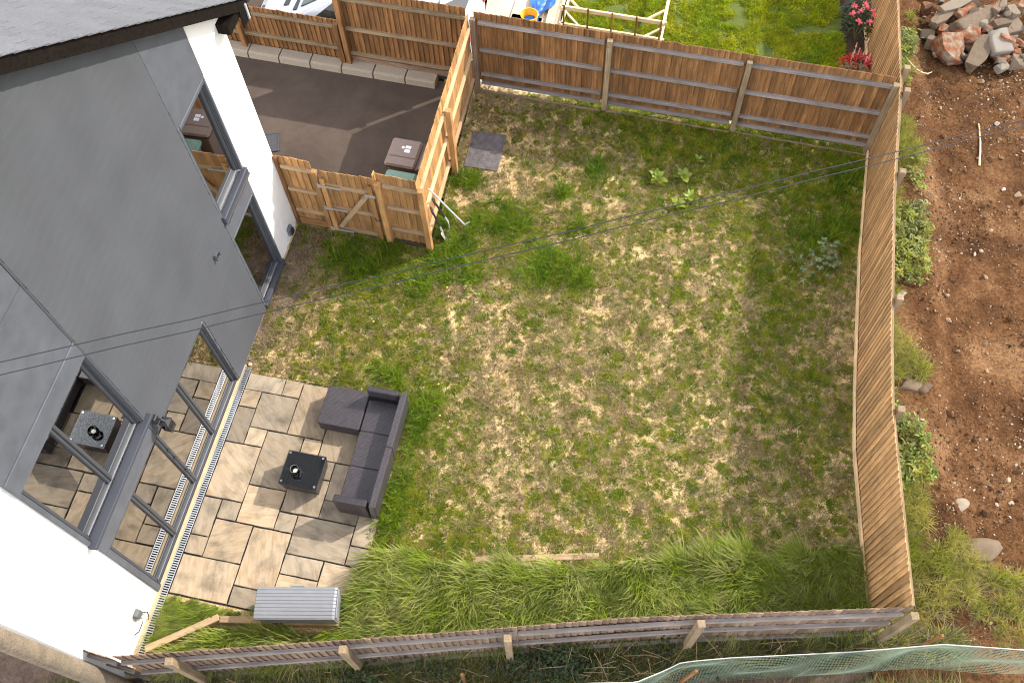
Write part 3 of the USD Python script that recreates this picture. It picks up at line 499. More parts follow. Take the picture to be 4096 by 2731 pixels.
# drive fences
f2 = thing('closeboard_fence', 'tall brown fence section behind the kerb, right of the double post', 'fence', group='closeboard fences round the garden')
boards(f2, [(-3.6, TF(-3.6)), (-1.08, TF(-1.08))], .12, 1.93, 'fence_wood', -1)
for zr in (1.72, 1.0, .36): stick(f2, 'rail', (-3.52, TF(-3.52) - .04, zr), (-1.12, TF(-1.12) - .04, zr), .06, .07, 'rail_wood')
stick(f2, 'gravel_board', (-3.52, TF(-3.52) - .03, .2), (-1.12, TF(-1.12) - .03, .2), .03, .16, 'grey_wood')
post(f2, -3.57, TF(-3.57) - .1, 0, 2.0, 'fence_wood', .1, a_tf); 
f3 = thing('closeboard_fence', 'low brown fence section behind the kerb at the house end, before the white car', 'fence', group='closeboard fences round the garden')
boards(f3, [(-6.5, TF(-6.5)), (-3.68, TF(-3.68))], .1, 1.14, 'fence_wood', -1)
for zr in (1.0, .45): stick(f3, 'rail', (-6.4, TF(-6.4) - .04, zr), (-3.74, TF(-3.74) - .04, zr), .06, .07, 'rail_wood')
post(f3, -3.69, TF(-3.69) - .1, 0, 1.12, 'fence_wood', .1, a_tf); post(f3, -5.72, TF(-5.72) - .1, 0, .72, 'fence_wood', .1, a_tf)
# side fence between drive and lawn: new pale timber
f4 = thing('closeboard_fence', 'pale new timber fence running from gate to rear fence beside the drive', 'fence', group='closeboard fences round the garden')
sa, sb_ = np.array([-1.87, 9.55]), np.array([-1.12, 13.33]); sd = (sb_ - sa) / np.linalg.norm(sb_ - sa); sn_ = np.array([sd[1], -sd[0]])
boards(f4, [sa, sb_], .06, 1.9, 'new_wood', -1)
def sp(d, o, z): q_ = sa + sd * d + sn_ * o; return (q_[0], q_[1], z)
for zr in (1.62, .98, .33):
    stick(f4, 'rail', sp(.0, .045, zr), sp(1.7, .045, zr), .05, .075, 'new_rail'); stick(f4, 'rail', sp(1.72, .045, zr), sp(3.75, .045, zr), .05, .075, 'new_rail' if zr > .9 else 'sleeper_wood')
sang = math.atan2(sd[1], sd[0])
post(f4, *sp(1.72, .13, 0)[:2], -.02, 1.72, 'new_wood', .1, sang)
# gate screen: panels left and right of the gate
ga, gb = np.array([-4.23, 10.14]), np.array([-1.80, 9.54]); gd = (gb - ga) / np.linalg.norm(gb - ga); gn = np.array([gd[1], -gd[0]]); gang = math.atan2(gd[1], gd[0]); GL = np.linalg.norm(gb - ga)
def gp(d, o, z): q_ = ga + gd * d + gn * o; return (q_[0], q_[1], z)
f5 = thing('closeboard_fence', 'narrow new timber panel between white house corner and garden gate', 'fence', group='closeboard fences round the garden')
boards(f5, [gp(.02, -.06, 0)[:2], gp(.64, -.06, 0)[:2]], .04, 1.86, 'new_wood', -1, w=.13, sp=.115)
for zr in (1.62, 1.02, .42): stick(f5, 'rail', gp(.04, -.03, zr), gp(.6, -.03, zr), .05, .08, 'sleeper_wood')
post(f5, *gp(.0, -.01, 0)[:2], 0, 1.88, 'fence_wood', .06, gang); post(f5, *gp(.65, 0, 0)[:2], 0, 1.69, 'new_wood', .09, gang)
stick(f5, 'gravel_board', gp(.05, -.02, .1), gp(.6, -.02, .1), .03, .16, 'new_wood')
f6 = thing('closeboard_fence', 'narrow new timber fence panel right of the gate, in front of the green bin', 'fence', group='closeboard fences round the garden')
boards(f6, [gp(1.72, -.06, 0)[:2], gp(GL - .02, -.06, 0)[:2]], .06, 1.86, 'new_wood', -1, w=.13, sp=.115)
for zr in (1.6, 1.02, .4): stick(f6, 'rail', gp(1.82, -.03, zr), gp(GL - .04, -.03, zr), .05, .08, 'sleeper_wood')
post(f6, *gp(1.76, .01, 0)[:2], -.02, 1.7, 'new_wood', .1, gang); post(f6, *gp(GL + .0, .03, 0)[:2], -.02, 1.73, 'new_wood', .1, gang)
stick(f6, 'edge_board', gp(1.69, -.05, .06), gp(1.69, -.05, 1.87), .02, .1, 'new_wood', upv=(*gn, 0))
gt = thing('garden_gate', 'brown boarded garden gate with diagonal brace and galvanised hinges', 'gate')
boards(gt, [gp(.73, -.055, 0)[:2], gp(1.68, -.055, 0)[:2]], .05, lambda p: 1.62 + .06 * ((p - ga) @ gd), 'new_wood', -1, w=.135, sp=.118)
for zr in (1.33, .71, .1): stick(gt, 'rail', gp(.74, -.02, zr), gp(1.62, -.02, zr), .04, .085, 'sleeper_wood')
stick(gt, 'stile', gp(.76, .022, .06), gp(.76, .022, 1.52), .09, .04, 'new_wood', upv=(*gn, 0)); stick(gt, 'stile', gp(1.6, .022, .06), gp(1.6, .022, 1.56), .09, .04, 'new_wood', upv=(*gn, 0))
stick(gt, 'brace', gp(.86, .022, .2), gp(1.52, .022, 1.3), .085, .035, 'sleeper_wood', upv=(*gn, 0))
for zr in (1.36, .74, .12): obj('hinge', join(cbox(0, .36, -.02, .02, 0, .006), cbox(-.07, .0, -.05, .05, 0, .006)), 'galvanised', gt, M=frame(gp(.73, .046, zr), (*gd, 0), z=(*gn, 0)))
obj('hinge', cbox(0, .18, -.03, .03, 0, .006), 'galvanised', gt, M=frame(gp(1.5, .046, 1.33), (*gd, 0), z=(*gn, 0)))
hd = obj('latch', tube([(0, .04, 0), (.02, .0, .03), (.09, 0, .03), (.11, .03, .02), (.08, .06, .015)], .009), 'black_plastic', gt, M=frame(gp(1.59, .05, .68), (*gd, 0), z=(*gn, 0)))
# right hand fence, seen from its boarded side
f7 = thing('closeboard_fence', 'long right hand fence with its boarded face to the lawn, beside bare soil', 'fence', group='closeboard fences round the garden')
RZ = lambda p: 1.8 + .0 * p[1]
boards(f7, RF[1:], .1, RZ, 'fence_wood_inner', 1)
for (x0_, y0_), (x1_, y1_) in zip(RF[1:-1], RF[2:]):
    t = np.array([x1_ - x0_, y1_ - y0_]); L = np.linalg.norm(t); t /= L; o = np.array([t[1], -t[0]])
    for zr in (1.62, .95, .3): stick(f7, 'rail', (x0_ + o[0] * .045, y0_ + o[1] * .045, zr), (x1_ + o[0] * .045, y1_ + o[1] * .045, zr), .05, .075, 'rail_wood')
    k = max(1, int(round(L / 2.4)))
    for i in range(k):
        b0 = np.array([x0_, y0_]) + t * L * i / k; b1 = np.array([x0_, y0_]) + t * L * (i + 1) / k
        stick(f7, 'gravel_board', (b0[0] - o[0] * .045, b0[1] - o[1] * .045, .06), (b1[0] - o[0] * .045, b1[1] - o[1] * .045, .06), .025, .14, 'new_rail')
for x, y in ((6.44, 11.96), (6.34, 11.45), (5.99, 9.74), (5.5, 7.38), (5.18, 5.56), (6.95, 14.5)):
    post(f7, rfx(y) + .13, y, -.3, 1.77, 'rail_wood', .1, 1.37)
# bottom fence, seen from its rail side and from above
f8 = thing('closeboard_fence', 'grey weathered fence along the bottom of the garden, seen from its rail and post side', 'fence', group='closeboard fences round the garden')
bfx = [-5.45, -5.2, -1.9, 1.26, 4.85]
boards(f8, [(x, BF(x)) for x in bfx], .05, 1.6, 'grey_wood', -1)
for zr0, zr1 in ((1.36, 1.31), (.82, .6), (.14, 0.02)):
    xs = [-5.45, -2.6, -.25, 2.2, 4.8]
    for a, b in zip(xs[:-1], xs[1:]):
        za, zb = (np.interp(v_, [-4, 2.8], [zr1, zr0]) for v_ in (a, b))
        stick(f8, 'rail', (a + .004, BF(a) - .045, za), (b - .004, BF(b) - .045, zb), .05, .085, 'blue_grey_rail')
for x, zt in ((-4.72, 1.62), (-2.5, 1.6), (-.38, 1.5), (2.12, 1.62), (4.86, 1.62)):
    post(f8, x, BF(x) - .125, -.1, zt, 'rail_wood', .1, .03)
f9 = thing('closeboard_fence', 'short grey fence run beside the downpipe at the left end of the bottom fence', 'fence', group='closeboard fences round the garden')
q0, q1 = np.array([-5.5, 2.27]), np.array([-7.4, 2.8]); qd = (q1 - q0) / np.linalg.norm(q1 - q0); qn = np.array([-qd[1], qd[0]]) * 1
if qn[1] > 0: qn = -qn
boards(f9, [q0, q1], .05, 1.55, 'grey_wood', 1)
for zr in (1.33, .7, .05): stick(f9, 'rail', (*(q0 + qn * .045), zr), (*(q1 + qn * .045), zr), .05, .085, 'blue_grey_rail')
post(f9, *(q0 + qd * .62 + qn * .12), -.1, 1.42, 'fence_wood', .11, math.atan2(qd[1], qd[0]))
# kerb along the drive
kd = np.array([.9715, -.237]); kd /= np.linalg.norm(kd)
for i in range(7):
    x = -6.24 + i * .640; y = TF(x) - .04
    prof = [(0, 0), (0, .155), (-.19, .155), (-.235, .125), (-.245, 0)]
    v = np.array([[xx_, yy_, z_] for xx_ in (.004, .636 if i < 6 else .6) for yy_, z_ in prof]); n5 = 5
    f = [[k, (k + 1) % n5, n5 + (k + 1) % n5, n5 + k] for k in range(n5)]; tr_ = tri(f).tolist() + [[0, k + 1, k] for k in range(1, 4)][::1] + [[5, 5 + k, 5 + k + 1] for k in range(1, 4)]
    m_ = trimesh.Trimesh(v, tr_, process=False); m_.fix_normals()
    o = obj('kerb_stone', m_, 'concrete', None, M=frame((x, y, 0), (*kd, 0), z=(0, 0, 1)))
    tag(o, ['pale concrete kerb stone at the foot of the drive fence, nearest the house', 'pale concrete kerb stone second from the house along the drive fence', 'pale concrete kerb stone third from the house along the drive fence', 'pale concrete kerb stone just left of the double fence post',
            'pale concrete kerb stone just right of the double fence post', 'pale concrete kerb stone last but one before the new side fence', 'pale concrete kerb stone running behind the new timber side fence'][i], 'kerb stone', 'kerb stones along the drive')
# ------------------------------------------------------------------ sleepers, pole, cables
def sleeper(a, b, label, w=.1, h=.2, zc=.1):
    o = stick(None, 'timber_sleeper', (*a, zc), (*b, zc), w, h, 'sleeper_wood', c=.008); tag(o, label, 'sleeper', 'timber sleepers edging the long grass')
sleeper((-5.62, 2.62), (-4.62, 3.07), 'slanting pale timber sleeper at the foot of the white wall')
sleeper((-4.60, 3.04), (-2.86, 2.985), 'level timber sleeper with a dark burnt patch under the storage box')
obj('burnt_patch', cbox(0, .16, -.052, .052, .161, .164), 'dark_back', stage.GetPrimAtPath('/World/timber_sleeper_001'), M=mat4((.78, 0, -.058), (1, 0, 0), (0, 1, 0), (0, 0, 1)))
sleeper((-.95, 3.93), (.95, 3.98), 'half buried timber sleeper between short lawn and long grass', .1, .2, -.075)
tp = thing('telegraph_pole', 'thick weathered wooden pole rising past the bottom left corner', 'pole', loc=(-5.80, 2.075, 0))
zz_ = np.linspace(-.2, 7.8, 12)
obj('shaft', tube(np.c_[0.006 * np.sin(zz_), 0 * zz_, zz_], np.linspace(.125, .1, 12), 20), 'pole_wood', tp, smooth=40, M=None)
for i, (a, m_, b) in enumerate((((-4.607, 3.765, 7.), 6.94, (4.757, 6.263, 7.)), ((-4.576, 3.642, 7.), 6.945, (4.737, 6.183, 7.)))):
    a, b = np.array(a), np.array(b); ts = np.linspace(-2.2, 3.2, 90); pts = a + (b - a) * ts[:, None]; sag = 7 - m_
    pts[:, 2] += -sag * 4 * ts * (1 - ts)
    pts[:, :2] += .006 * np.sin(ts * 140)[:, None] * np.array([-.25, .97])
    o = obj('overhead_cable', tube(pts, .0052, 6), 'wire', smooth=True)
    tag(o, ['upper of two dark overhead cables crossing the garden', 'lower of two dark overhead cables crossing the garden'][i], 'cable')

# ------------------------------------------------------------------ garden furniture
def wallthing(name, label, cat, s, t, z=0, **kw): return thing(name, label, cat, M=mat4(P(s, t, z), U, -N, Z), **kw)   # x along wall, y towards wall
PT = .024
sofa = thing('corner_sofa', 'dark rattan outdoor corner sofa without cushions on the patio', 'sofa', M=mat4(P(0, 0, PT), N, U, Z))
for a, b in ((2.735, 3.285), (3.29, 3.875), (3.88, 4.42)):
    obj('seat', cbox(2.345, 2.86, a, b, .245, .295, .012), 'rattan_back', sofa)
def slab_back(x0, x1, y0, y1, z0, z1, dx=0, dy=0):
    v, f = cbox(x0, x1, y0, y1, z0, z1, .012); t = ((v[:, 2] - z0) / (z1 - z0))[:, None]; v = v.copy(); v[:, 0] += t[:, 0] * dx; v[:, 1] += t[:, 0] * dy; return v, f
obj('backrest', slab_back(2.85, 2.955, 2.6, 3.578, .05, .6, .04, 0), 'rattan_back', sofa); obj('backrest', slab_back(2.85, 2.955, 3.582, 4.53, .05, .6, .04, 0), 'rattan_back', sofa)
obj('backrest', slab_back(2.345, 2.848, 4.42, 4.51, .05, .6, 0, .02), 'rattan', sofa); obj('armrest', slab_back(2.335, 2.846, 2.6, 2.715, .05, .6, 0, -.01), 'rattan', sofa)
obj('base', join(cbox(2.36, 2.85, 2.72, 3.87, .05, .24), cbox(2.36, 2.85, 3.88, 4.415, .05, .24)), 'rattan', sofa)
for x in (2.4, 2.9):
    for y in (2.68, 3.6, 4.45): obj('leg', cyl(.02, .06, 8, z0=-.01), 'black_plastic', sofa, M=mat4((x, y, 0), (1, 0, 0), (0, 1, 0), (0, 0, 1)))
ot = thing('footstool', 'square dark rattan footstool pushed against the corner sofa', 'footstool', M=mat4(P(4.21, 1.98, PT), N, U, Z))
obj('top', cbox(-.345, .345, -.335, .335, .255, .3, .012), 'rattan_back', ot); v, f = cbox(-.335, .335, -.325, .325, .03, .254); obj('side_panel', (v, f), 'rattan', ot)
for x in (-.3, .3):
    for y in (-.29, .29): obj('leg', cyl(.018, .04, 8, z0=-.01), 'black_plastic', ot, M=mat4((x, y, 0), (1, 0, 0), (0, 1, 0), (0, 0, 1)))
ct = thing('coffee_table', 'low dark rattan coffee table with a glass top on four discs', 'table', M=mat4(P(3.045, 1.675, PT), N, U, Z))
v, f = cbox(-.305, .305, -.275, .275, .03, .355); v = v.copy(); k = 1 - .12 * (1 - (v[:, 2] - .03) / .325); v[:, 0] *= k; v[:, 1] *= k
obj('body', (v, f), 'rattan', ct); obj('glass_top', cbox(-.31, .31, -.28, .28, .366, .374, .002), 'clear_glass', ct)
for x in (-.265, .265):
    for y in (-.235, .235):
        obj('disc', cyl(.019, .006, 14, z0=.3745), 'steel', ct, M=mat4((x, y, 0), (1, 0, 0), (0, 1, 0), (0, 0, 1))); obj('spacer', cyl(.012, .011, 10, z0=.355), 'steel', ct, M=mat4((x, y, 0), (1, 0, 0), (0, 1, 0), (0, 0, 1)))
ch = thing('candle_holder', 'round clear glass candle holder standing on the coffee table', 'candle holder', M=mat4(P(2.985, 1.60, PT + .375), N, U, Z))
pr = [(.0, .0), (.055, .0), (.078, .03), (.088, .08), (.078, .13), (.06, .155), (.056, .155), (.073, .13), (.083, .08), (.073, .034), (.05, .006), (0, .006)]
obj('bowl', lathe(pr, 28), 'clear_glass', ch, smooth=50); obj('candle', cyl(.038, .06, 18, z0=.007), 'candle', ch, smooth=40); obj('metal_band', lathe([(.06, .151), (.064, .158), (.061, .165), (.056, .158), (.06, .151)], 28), 'steel', ch, smooth=50); obj('foot', cyl(.06, .014, 24, z0=-.0), 'black_plastic', ch)
# storage box with a ribbed lid, standing on the sleeper edge
sbx = thing('storage_box', 'light grey plastic garden storage box with a ribbed lid', 'storage box', loc=(-3.42, 3.18, .02), rz=-.012)
obj('body', cbox(-.56, .56, -.2, .2, 0, .5, .015), 'grey_plastic', sbx)
nr = 9
lidp = []
for i in range(60):
    t = i / 59; y = -.235 + .46 * t; zl = .555 + .035 * math.sin(math.pi * (.15 + .8 * t)); ph = (t * nr) % 1; lidp.append((y, zl - (.008 if ph < .16 else 0)))
lidp = [(-.235, .5)] + lidp + [(.225, .5)]
n_ = len(lidp); v = np.array([[x, y, z - (.02 if abs(x) > .57 else 0)] for x in (-.58, -.565, .545, .58) for y, z in lidp]); f = []
for k in range(3):
    for i in range(n_ - 1): f.append([k * n_ + i, (k + 1) * n_ + i, (k + 1) * n_ + i + 1, k * n_ + i + 1])
for e_ in (0, 3): f += [[e_ * n_ + i, e_ * n_ + i + 1, e_ * n_ + n_ - 1, e_ * n_ + n_ - 1][:4] for i in range(n_ - 2)]
obj('lid', (v, tri(f)), 'lid_plastic', sbx); obj('end_rib', cbox(.582, .6, -.21, .2, .46, .56, .006), 'lid_plastic', sbx)
for i in range(6): obj('slat_rib', cbox(-.555, .555, -.21, -.2, .04 + i * .075, .04 + i * .075 + .055, .004), 'grey_plastic', sbx)
obj('handle', cbox(-.1, .1, .226, .245, .5, .56, .006), 'lid_plastic', sbx)

# ------------------------------------------------------------------ bins, covers, tools
def wheelie(label, cx, cy, rot, body, dark, sticker):
    b = thing('wheelie_bin', label, 'wheelie bin', loc=(cx, cy, .0), rz=rot, group='wheelie bins in the drive corner')   # x: front(-) to hinge(+)
    v, f = cbox(-.34, .3, -.27, .27, .04, .97, .02); v = v.copy(); k = .8 + .2 * (v[:, 2] - .04) / .93; v[:, 0] *= k; v[:, 1] *= k
    obj('body', (v, f), body, b); obj('rim', cbox(-.37, .33, -.3, .3, .945, .985, .012), dark, b)
    obj('lid', cbox(-.385, .17, -.305, .305, .99, 1.045, .03), body, b); obj('lid_step', cbox(-.33, .15, -.29, -.15 + .03, 1.046, 1.06, .007), body, b)
    obj('lid_panel', cbox(-.345, .14, -.1, .285, 1.046, 1.058, .006), body, b)
    obj('lid_groove', cbox(.172, .225, -.3, .3, .987, 1.0), dark, b); obj('hinge_cover', cbox(.226, .39, -.29, .29, .99, 1.035, .02), body, b); obj('handle', tube([(.41, -.25, .98), (.43, 0, .99), (.41, .25, .98)], .018, 8), dark, b)
    for y in (-.25, .25): obj('wheel', cyl(.1, .05, 18, z0=-.025), 'black_plastic', b, M=mat4((.26, y, .1), (1, 0, 0), (0, 0, 1), (0, -1, 0)))
    if sticker:
        for a in ((-.1, .0, .0, .07), (-.1, .0, .09, .15)): obj('label_sticker', cbox(a[0], a[1], a[2], a[3], 1.0585, 1.0595), 'sticker', b)
        obj('label_sticker', cyl(.028, .001, 14, z0=1.0585), 'sticker', b, M=mat4((-.14, .1, 0), (1, 0, 0), (0, 1, 0), (0, 0, 1)))
    return b
wheelie('brown wheelie bin with white stickers on its lid beside the new side fence', -2.13, 10.84, -.24, 'brown_bin', 'brown_bin_dark', True)
wheelie('green wheelie bin half hidden behind the gate fence', -2.2, 10.14, -.24, 'green_bin', 'green_bin', False)
def cover(name, label, cx, cy, w, d, rot, m, n=(8, 10)):
    c_ = thing(name, label, 'manhole cover', loc=(cx, cy, .006), rz=rot)
    obj('frame', join(cbox(-w / 2, w / 2, -d / 2, -d / 2 + .03, 0, .022), cbox(-w / 2, w / 2, d / 2 - .03, d / 2, 0, .022), cbox(-w / 2, -w / 2 + .03, -d / 2 + .03, d / 2 - .03, 0, .022), cbox(w / 2 - .03, w / 2, -d / 2 + .03, d / 2 - .03, 0, .022)), m, c_)
    parts = [cbox(-w / 2 + .034, w / 2 - .034, -d / 2 + .034, d / 2 - .034, 0, .016)]
    for i in range(n[0]):
        for j in range(n[1]):
            x = -w / 2 + .07 + (w - .14) * i / (n[0] - 1); y = -d / 2 + .07 + (d - .14) * j / (n[1] - 1); a, b_ = (.02, .008) if (i + j) % 2 else (.008, .02)
            parts.append(cbox(x - a, x + a, y - b_, y + b_, .0165, .02))
    obj('plate', join(*parts), m, c_)
    return c_
solid('cover_plum', (.1, .088, .088), .75, nscale=9, namp=.35, bump=.3)
cover('manhole_cover', 'rectangular dull grey patterned manhole cover set in the lawn by the side fence', -.86, 11.72, .64, .86, -.2, 'cover_plum', (9, 12))
cover('manhole_cover', 'small dark grey drain cover in the drive beside the brown bin', -2.5, 11.62, .42, .36, -.22, 'cover_iron', (6, 5))
cover('manhole_cover', 'dark drain cover in the drive close against the white house wall', -5.02, 12.0, .45, .45, .1, 'cover_iron', (5, 5))
def V3(*a): return np.array(a, float)
rk = thing('garden_hoe', 'long pale handled hoe leaning across the end of the new side fence', 'hoe')
obj('handle', tube([V3(-1.68, 9.63, 1.62), V3(-1.2, 10.0, .05)], .016, 8), 'white_rope', rk); obj('blade', cbox(-.07, .07, -.01, .01, -.05, .02), 'steel', rk, M=mat4((-1.17, 10.02, .06), (.79, .61, 0), (-.61, .79, 0), (0, 0, 1)))
def dtool(name, label, cat, top, base, blade):
    tl = thing(name, label, cat); top, base = V3(*top), V3(*base); d = base - top; L = np.linalg.norm(d); d /= L; sx_ = np.cross(d, [.9, .2, .4]); sx_ /= np.linalg.norm(sx_)
    a = np.linspace(0, 2 * math.pi, 14)
    lp_ = np.array([top + d * (.075 + .075 * -math.cos(t)) + sx_ * (.055 * math.sin(t) * (1.0 - .25 * math.cos(t))) for t in a])
    obj('grip', tube(lp_, .015, 7), 'black_plastic', tl, smooth=True)
    obj('shaft', tube([top + d * .14, top + d * L * .6], .019, 8), 'black_plastic', tl, smooth=True); obj('socket', tube([top + d * L * .6, top + d * L * .8], np.array([.019, .015]), 8), 'white_rope', tl, smooth=True)
    p = top + d * L * .78; nz = np.cross(d, sx_)
    if blade:
        rows = [(0, .035, .012), (.02, .09, .004), (.12, .095, -.006), (.2, .085, -.004), (.26, .05, .0), (.29, .008, .002)]
        v = []
        for y, w, b_ in rows:
            for x in (-1, -.5, 0, .5, 1): v.append(p + d * y + sx_ * (w * x) + nz * (b_ + .018 * abs(x)))
        f = [[r * 5 + k, r * 5 + k + 1, (r + 1) * 5 + k + 1, (r + 1) * 5 + k] for r in range(5) for k in range(4)]
        v = np.array(v); t = tri(f); n0 = len(v); v = np.vstack([v, v + nz * .003]); obj('blade', (v, np.vstack([t, t[:, ::-1] + n0])), 'spade_steel', tl, smooth=True)
    else:
        for k in (-1, 0, 1):
            obj('tine', tube([p, p + sx_ * .045 * k + d * .03, p + sx_ * .06 * k + d * .14 + nz * .02, p + sx_ * .06 * k + d * .2 + nz * .05], .007, 5), 'white_rope', tl)
dtool('spade', 'steel bladed spade with black handle leaning on the end post of the new fence', 'spade', (-1.70, 9.62, 1.1), (-1.55, 9.76, .02), True)
dtool('hand_fork', 'black handled garden fork with white shaft leaning behind the spade', 'garden fork', (-1.67, 9.78, 1.13), (-1.44, 9.98, .02), False)

# ------------------------------------------------------------------ car behind the fence
car = thing('parked_car', 'white car parked behind the drive fence, only bonnet, windows and tail showing', 'car', M=mat4((-1.02, 14.33, 0), (-.972, .235, 0), (-.235, -.972, 0), (0, 0, 1)))   # x forward from the tail, y to this garden
Lc = 4.4
def lerp(x, a): return float(np.interp(x, [p[0] for p in a], [p[1] for p in a]))
xs_ = np.r_[np.linspace(0, .5, 8), np.linspace(.6, 3.8, 20), np.linspace(3.9, Lc, 9)]
belt = [(0, .78), (.15, .93), (.5, .97), (3.2, .95), (3.45, .93), (4.2, .74), (Lc, .56)]; roofz = [(0, .78), (.1, .97), (.75, 1.38), (1.3, 1.45), (2.2, 1.45), (2.6, 1.38), (3.42, .95), (4.2, .74), (Lc, .56)]
halfw = [(0, .6), (.12, .76), (.6, .85), (3.6, .85), (4.1, .77), (Lc, .52)]
rows = []
for x in xs_:
    w = lerp(x, halfw); bz = lerp(x, belt); rz_ = max(lerp(x, roofz), bz + .001); wi = w - .05 - .19 * (rz_ - bz) / .5
    rows.append([(x, s * a, z) for s, half in ((1, [(w * .9, .2), (w, .35), (w, .6), (w * .985, bz - .05), (w - .04, bz), (wi + .03, max(bz, rz_ - .05)), (wi - .06, rz_), (wi * .5, rz_ + .012), (0, rz_ + .016)]),) for a, z in half])
R_ = np.array(rows); mir = R_[:, -2::-1].copy(); mir[:, :, 1] *= -1; full = np.concatenate([R_, mir], 1); nr_, nc_ = full.shape[:2]
f = [[i * nc_ + j, (i + 1) * nc_ + j, (i + 1) * nc_ + j + 1, i * nc_ + j + 1] for i in range(nr_ - 1) for j in range(nc_ - 1)]
cap = [[0, j + 1, j] for j in range(1, nc_ - 1)] + [[(nr_ - 1) * nc_, (nr_ - 1) * nc_ + j, (nr_ - 1) * nc_ + j + 1] for j in range(1, nc_ - 1)]
mb = trimesh.Trimesh(full.reshape(-1, 3), np.vstack([tri(f), cap]), process=False); mb.fix_normals(); obj('body', mb, 'car_paint', car, smooth=35)
def glass(pts, name='window', m='car_glass'):
    """a pane through the points on the car's skin, lifted by 4 mm"""
    pts = np.array(pts, float); n = np.cross(pts[1] - pts[0], pts[2] - pts[0]); n /= np.linalg.norm(n); n *= np.sign(n[2]) if abs(n[2]) > .1 else np.sign(n[1])
    k = len(pts); v = np.vstack([pts + n * .012, pts - n * .01]); c_ = pts.mean(0); f = [[0, i, i + 1] for i in range(1, k - 1)] + [[k, k + i + 1, k + i] for i in range(1, k - 1)] + [[i, k + i, k + (i + 1) % k] for i in range(k)] + [[i, k + (i + 1) % k, (i + 1) % k] for i in range(k)]
    g = trimesh.Trimesh(v, f, process=False); g.fix_normals(); obj(name, g, m, car)
def skin(x, z, s=1):
    w = lerp(x, halfw); bz = lerp(x, belt); rz_ = lerp(x, roofz); wi = w - .05 - .19 * (rz_ - bz) / .5; t = (z - bz) / max(rz_ - .05 - bz, .05); return (x, s * (w - .04 + (wi + .03 - w + .04) * t), z)
for s in (1, -1):
    glass([skin(1.05, 1.0, s), skin(1.9, 1.0, s), skin(1.9, 1.34, s), skin(1.45, 1.34, s)]); glass([skin(1.97, 1.0, s), skin(3.0, 1.0, s), skin(2.62, 1.31, s), skin(1.97, 1.34, s)])
glass([(3.36, .6, 1.0), (3.36, -.6, 1.0), (2.66, -.46, 1.36), (2.66, .46, 1.36)], 'windscreen'); glass([(.2, .52, 1.04), (.2, -.52, 1.04), (.66, -.44, 1.32), (.66, .44, 1.32)], 'rear_window')
obj('scuttle', cbox(3.4, 3.52, -.66, .66, .93, .955), 'black_plastic', car); obj('bonnet_vent', cbox(3.66, 3.78, .3, .52, .86, .895, .01), 'black_plastic', car)
for s in (1, -1):
    obj('tail_light', cbox(-.02, .1, *sorted((s * .5, s * .68)), .74, .95, .01), 'tail_red', car); obj('door_mirror', cbox(2.95, 3.1, *sorted((s * .88, s * 1.06)), .95, 1.08, .03), 'car_paint', car) if s < 0 else None; obj('headlight', cbox(4.12, 4.3, *sorted((s * .42, s * .66)), .6, .72, .02), 'car_glass', car)
    for x in (.8, 3.5): obj('wheel', cyl(.31, .2, 24, z0=-.1), 'black_plastic', car, M=mat4((x, s * .76, .31), (1, 0, 0), (0, 0, 1), (0, -1, 0)))
obj('window_sticker', cyl(.035, .003, 14), 'sticker', car, M=frame((3.2, .42, 1.105), (1, 0, -.5), z=(.5, 0, 1)))

# ------------------------------------------------------------------ neighbour's garden
tfm = thing('wooden_trestle', 'pale new timber double frame with corner braces and five stakes standing behind the rear fence', 'trestle')  # timber frame of two stacked rectangles, use unknown
c0, c1, c2_, c3 = V3(.66, 14.92, 0), V3(2.63, 14.43, 0), V3(3.05, 16.3, 0), V3(1.08, 16.8, 0)
for z in (.05, .50):
    for a, b in ((c0, c1), (c1, c2_), (c2_, c3), (c3, c0)):
        d = (b - a) / np.linalg.norm(b - a); stick(tfm, 'rail', a - d * .06 + Z * z, b + d * .06 + Z * z + Z * .002 * (a is c1), .045, .09, 'pale_timber')
    for p_, a, b in ((c0, c1, c3), (c1, c0, c2_)):
        d1 = (a - p_) / np.linalg.norm(a - p_); d2 = (b - p_) / np.linalg.norm(b - p_); stick(tfm, 'brace', p_ + d1 * .36 + Z * z, p_ + d2 * .36 + Z * z, .04, .05, 'pale_timber')
for k in range(5):
    p_ = c0 + (c1 - c0) * (.02 + .24 * k); n_ = V3(-.24, -.97, 0); stick(tfm, 'stake', p_ + n_ * .05 + Z * -.02, p_ + n_ * .05 + Z * .6, .035, .02, 'fence_wood')
for i, (x0_, y0_) in enumerate(((-.05, 15.0), (-.2, 14.3))):
    o = obj('paving_slab', cbox(-.33, .33, -.45, .45, 0, .035, .006), 'paving_beige', None, M=mat4((x0_ + .06, y0_ + .45, .006), (.97, -.24, 0), (.24, .97, 0), (0, 0, 1))); tag(o, ['beige paving slab under the blue sheet next door', 'beige paving slab close behind the rear fence next door'][i], 'paving slab')
o = stick(None, 'plank', (.4, 14.9, .06), (.75, 16.6, .06), .17, .05, 'pale_timber'); tag(o, 'wide pale plank lying beside the blue sheet behind the rear fence', 'plank')
for i, (xa, xb) in enumerate(((2.15, 2.75), (2.78, 3.5), (3.53, 4.15), (4.2, 4.6))):
    o = stick(None, 'edging_slab', (xa, TF(xa) + .14, .01), (xb, TF(xb) + .14, .01), .22, .06, 'pale_timber'); tag(o, 'pale edging slab just visible through the gap under the rear fence', 'edging', 'edging slabs behind the rear fence')
g_ = np.linspace(-.5, .5, 16); GX, GY = np.meshgrid(g_, np.linspace(-.5, .5, 26)); pz = .06 + .22 * meshkit.fbm(np.stack([GX * 5, GY * 5, GX * 0], -1), 3, 9) * (1 - 1.2 * np.abs(GX)); i_ = np.arange(16 * 26).reshape(26, 16)
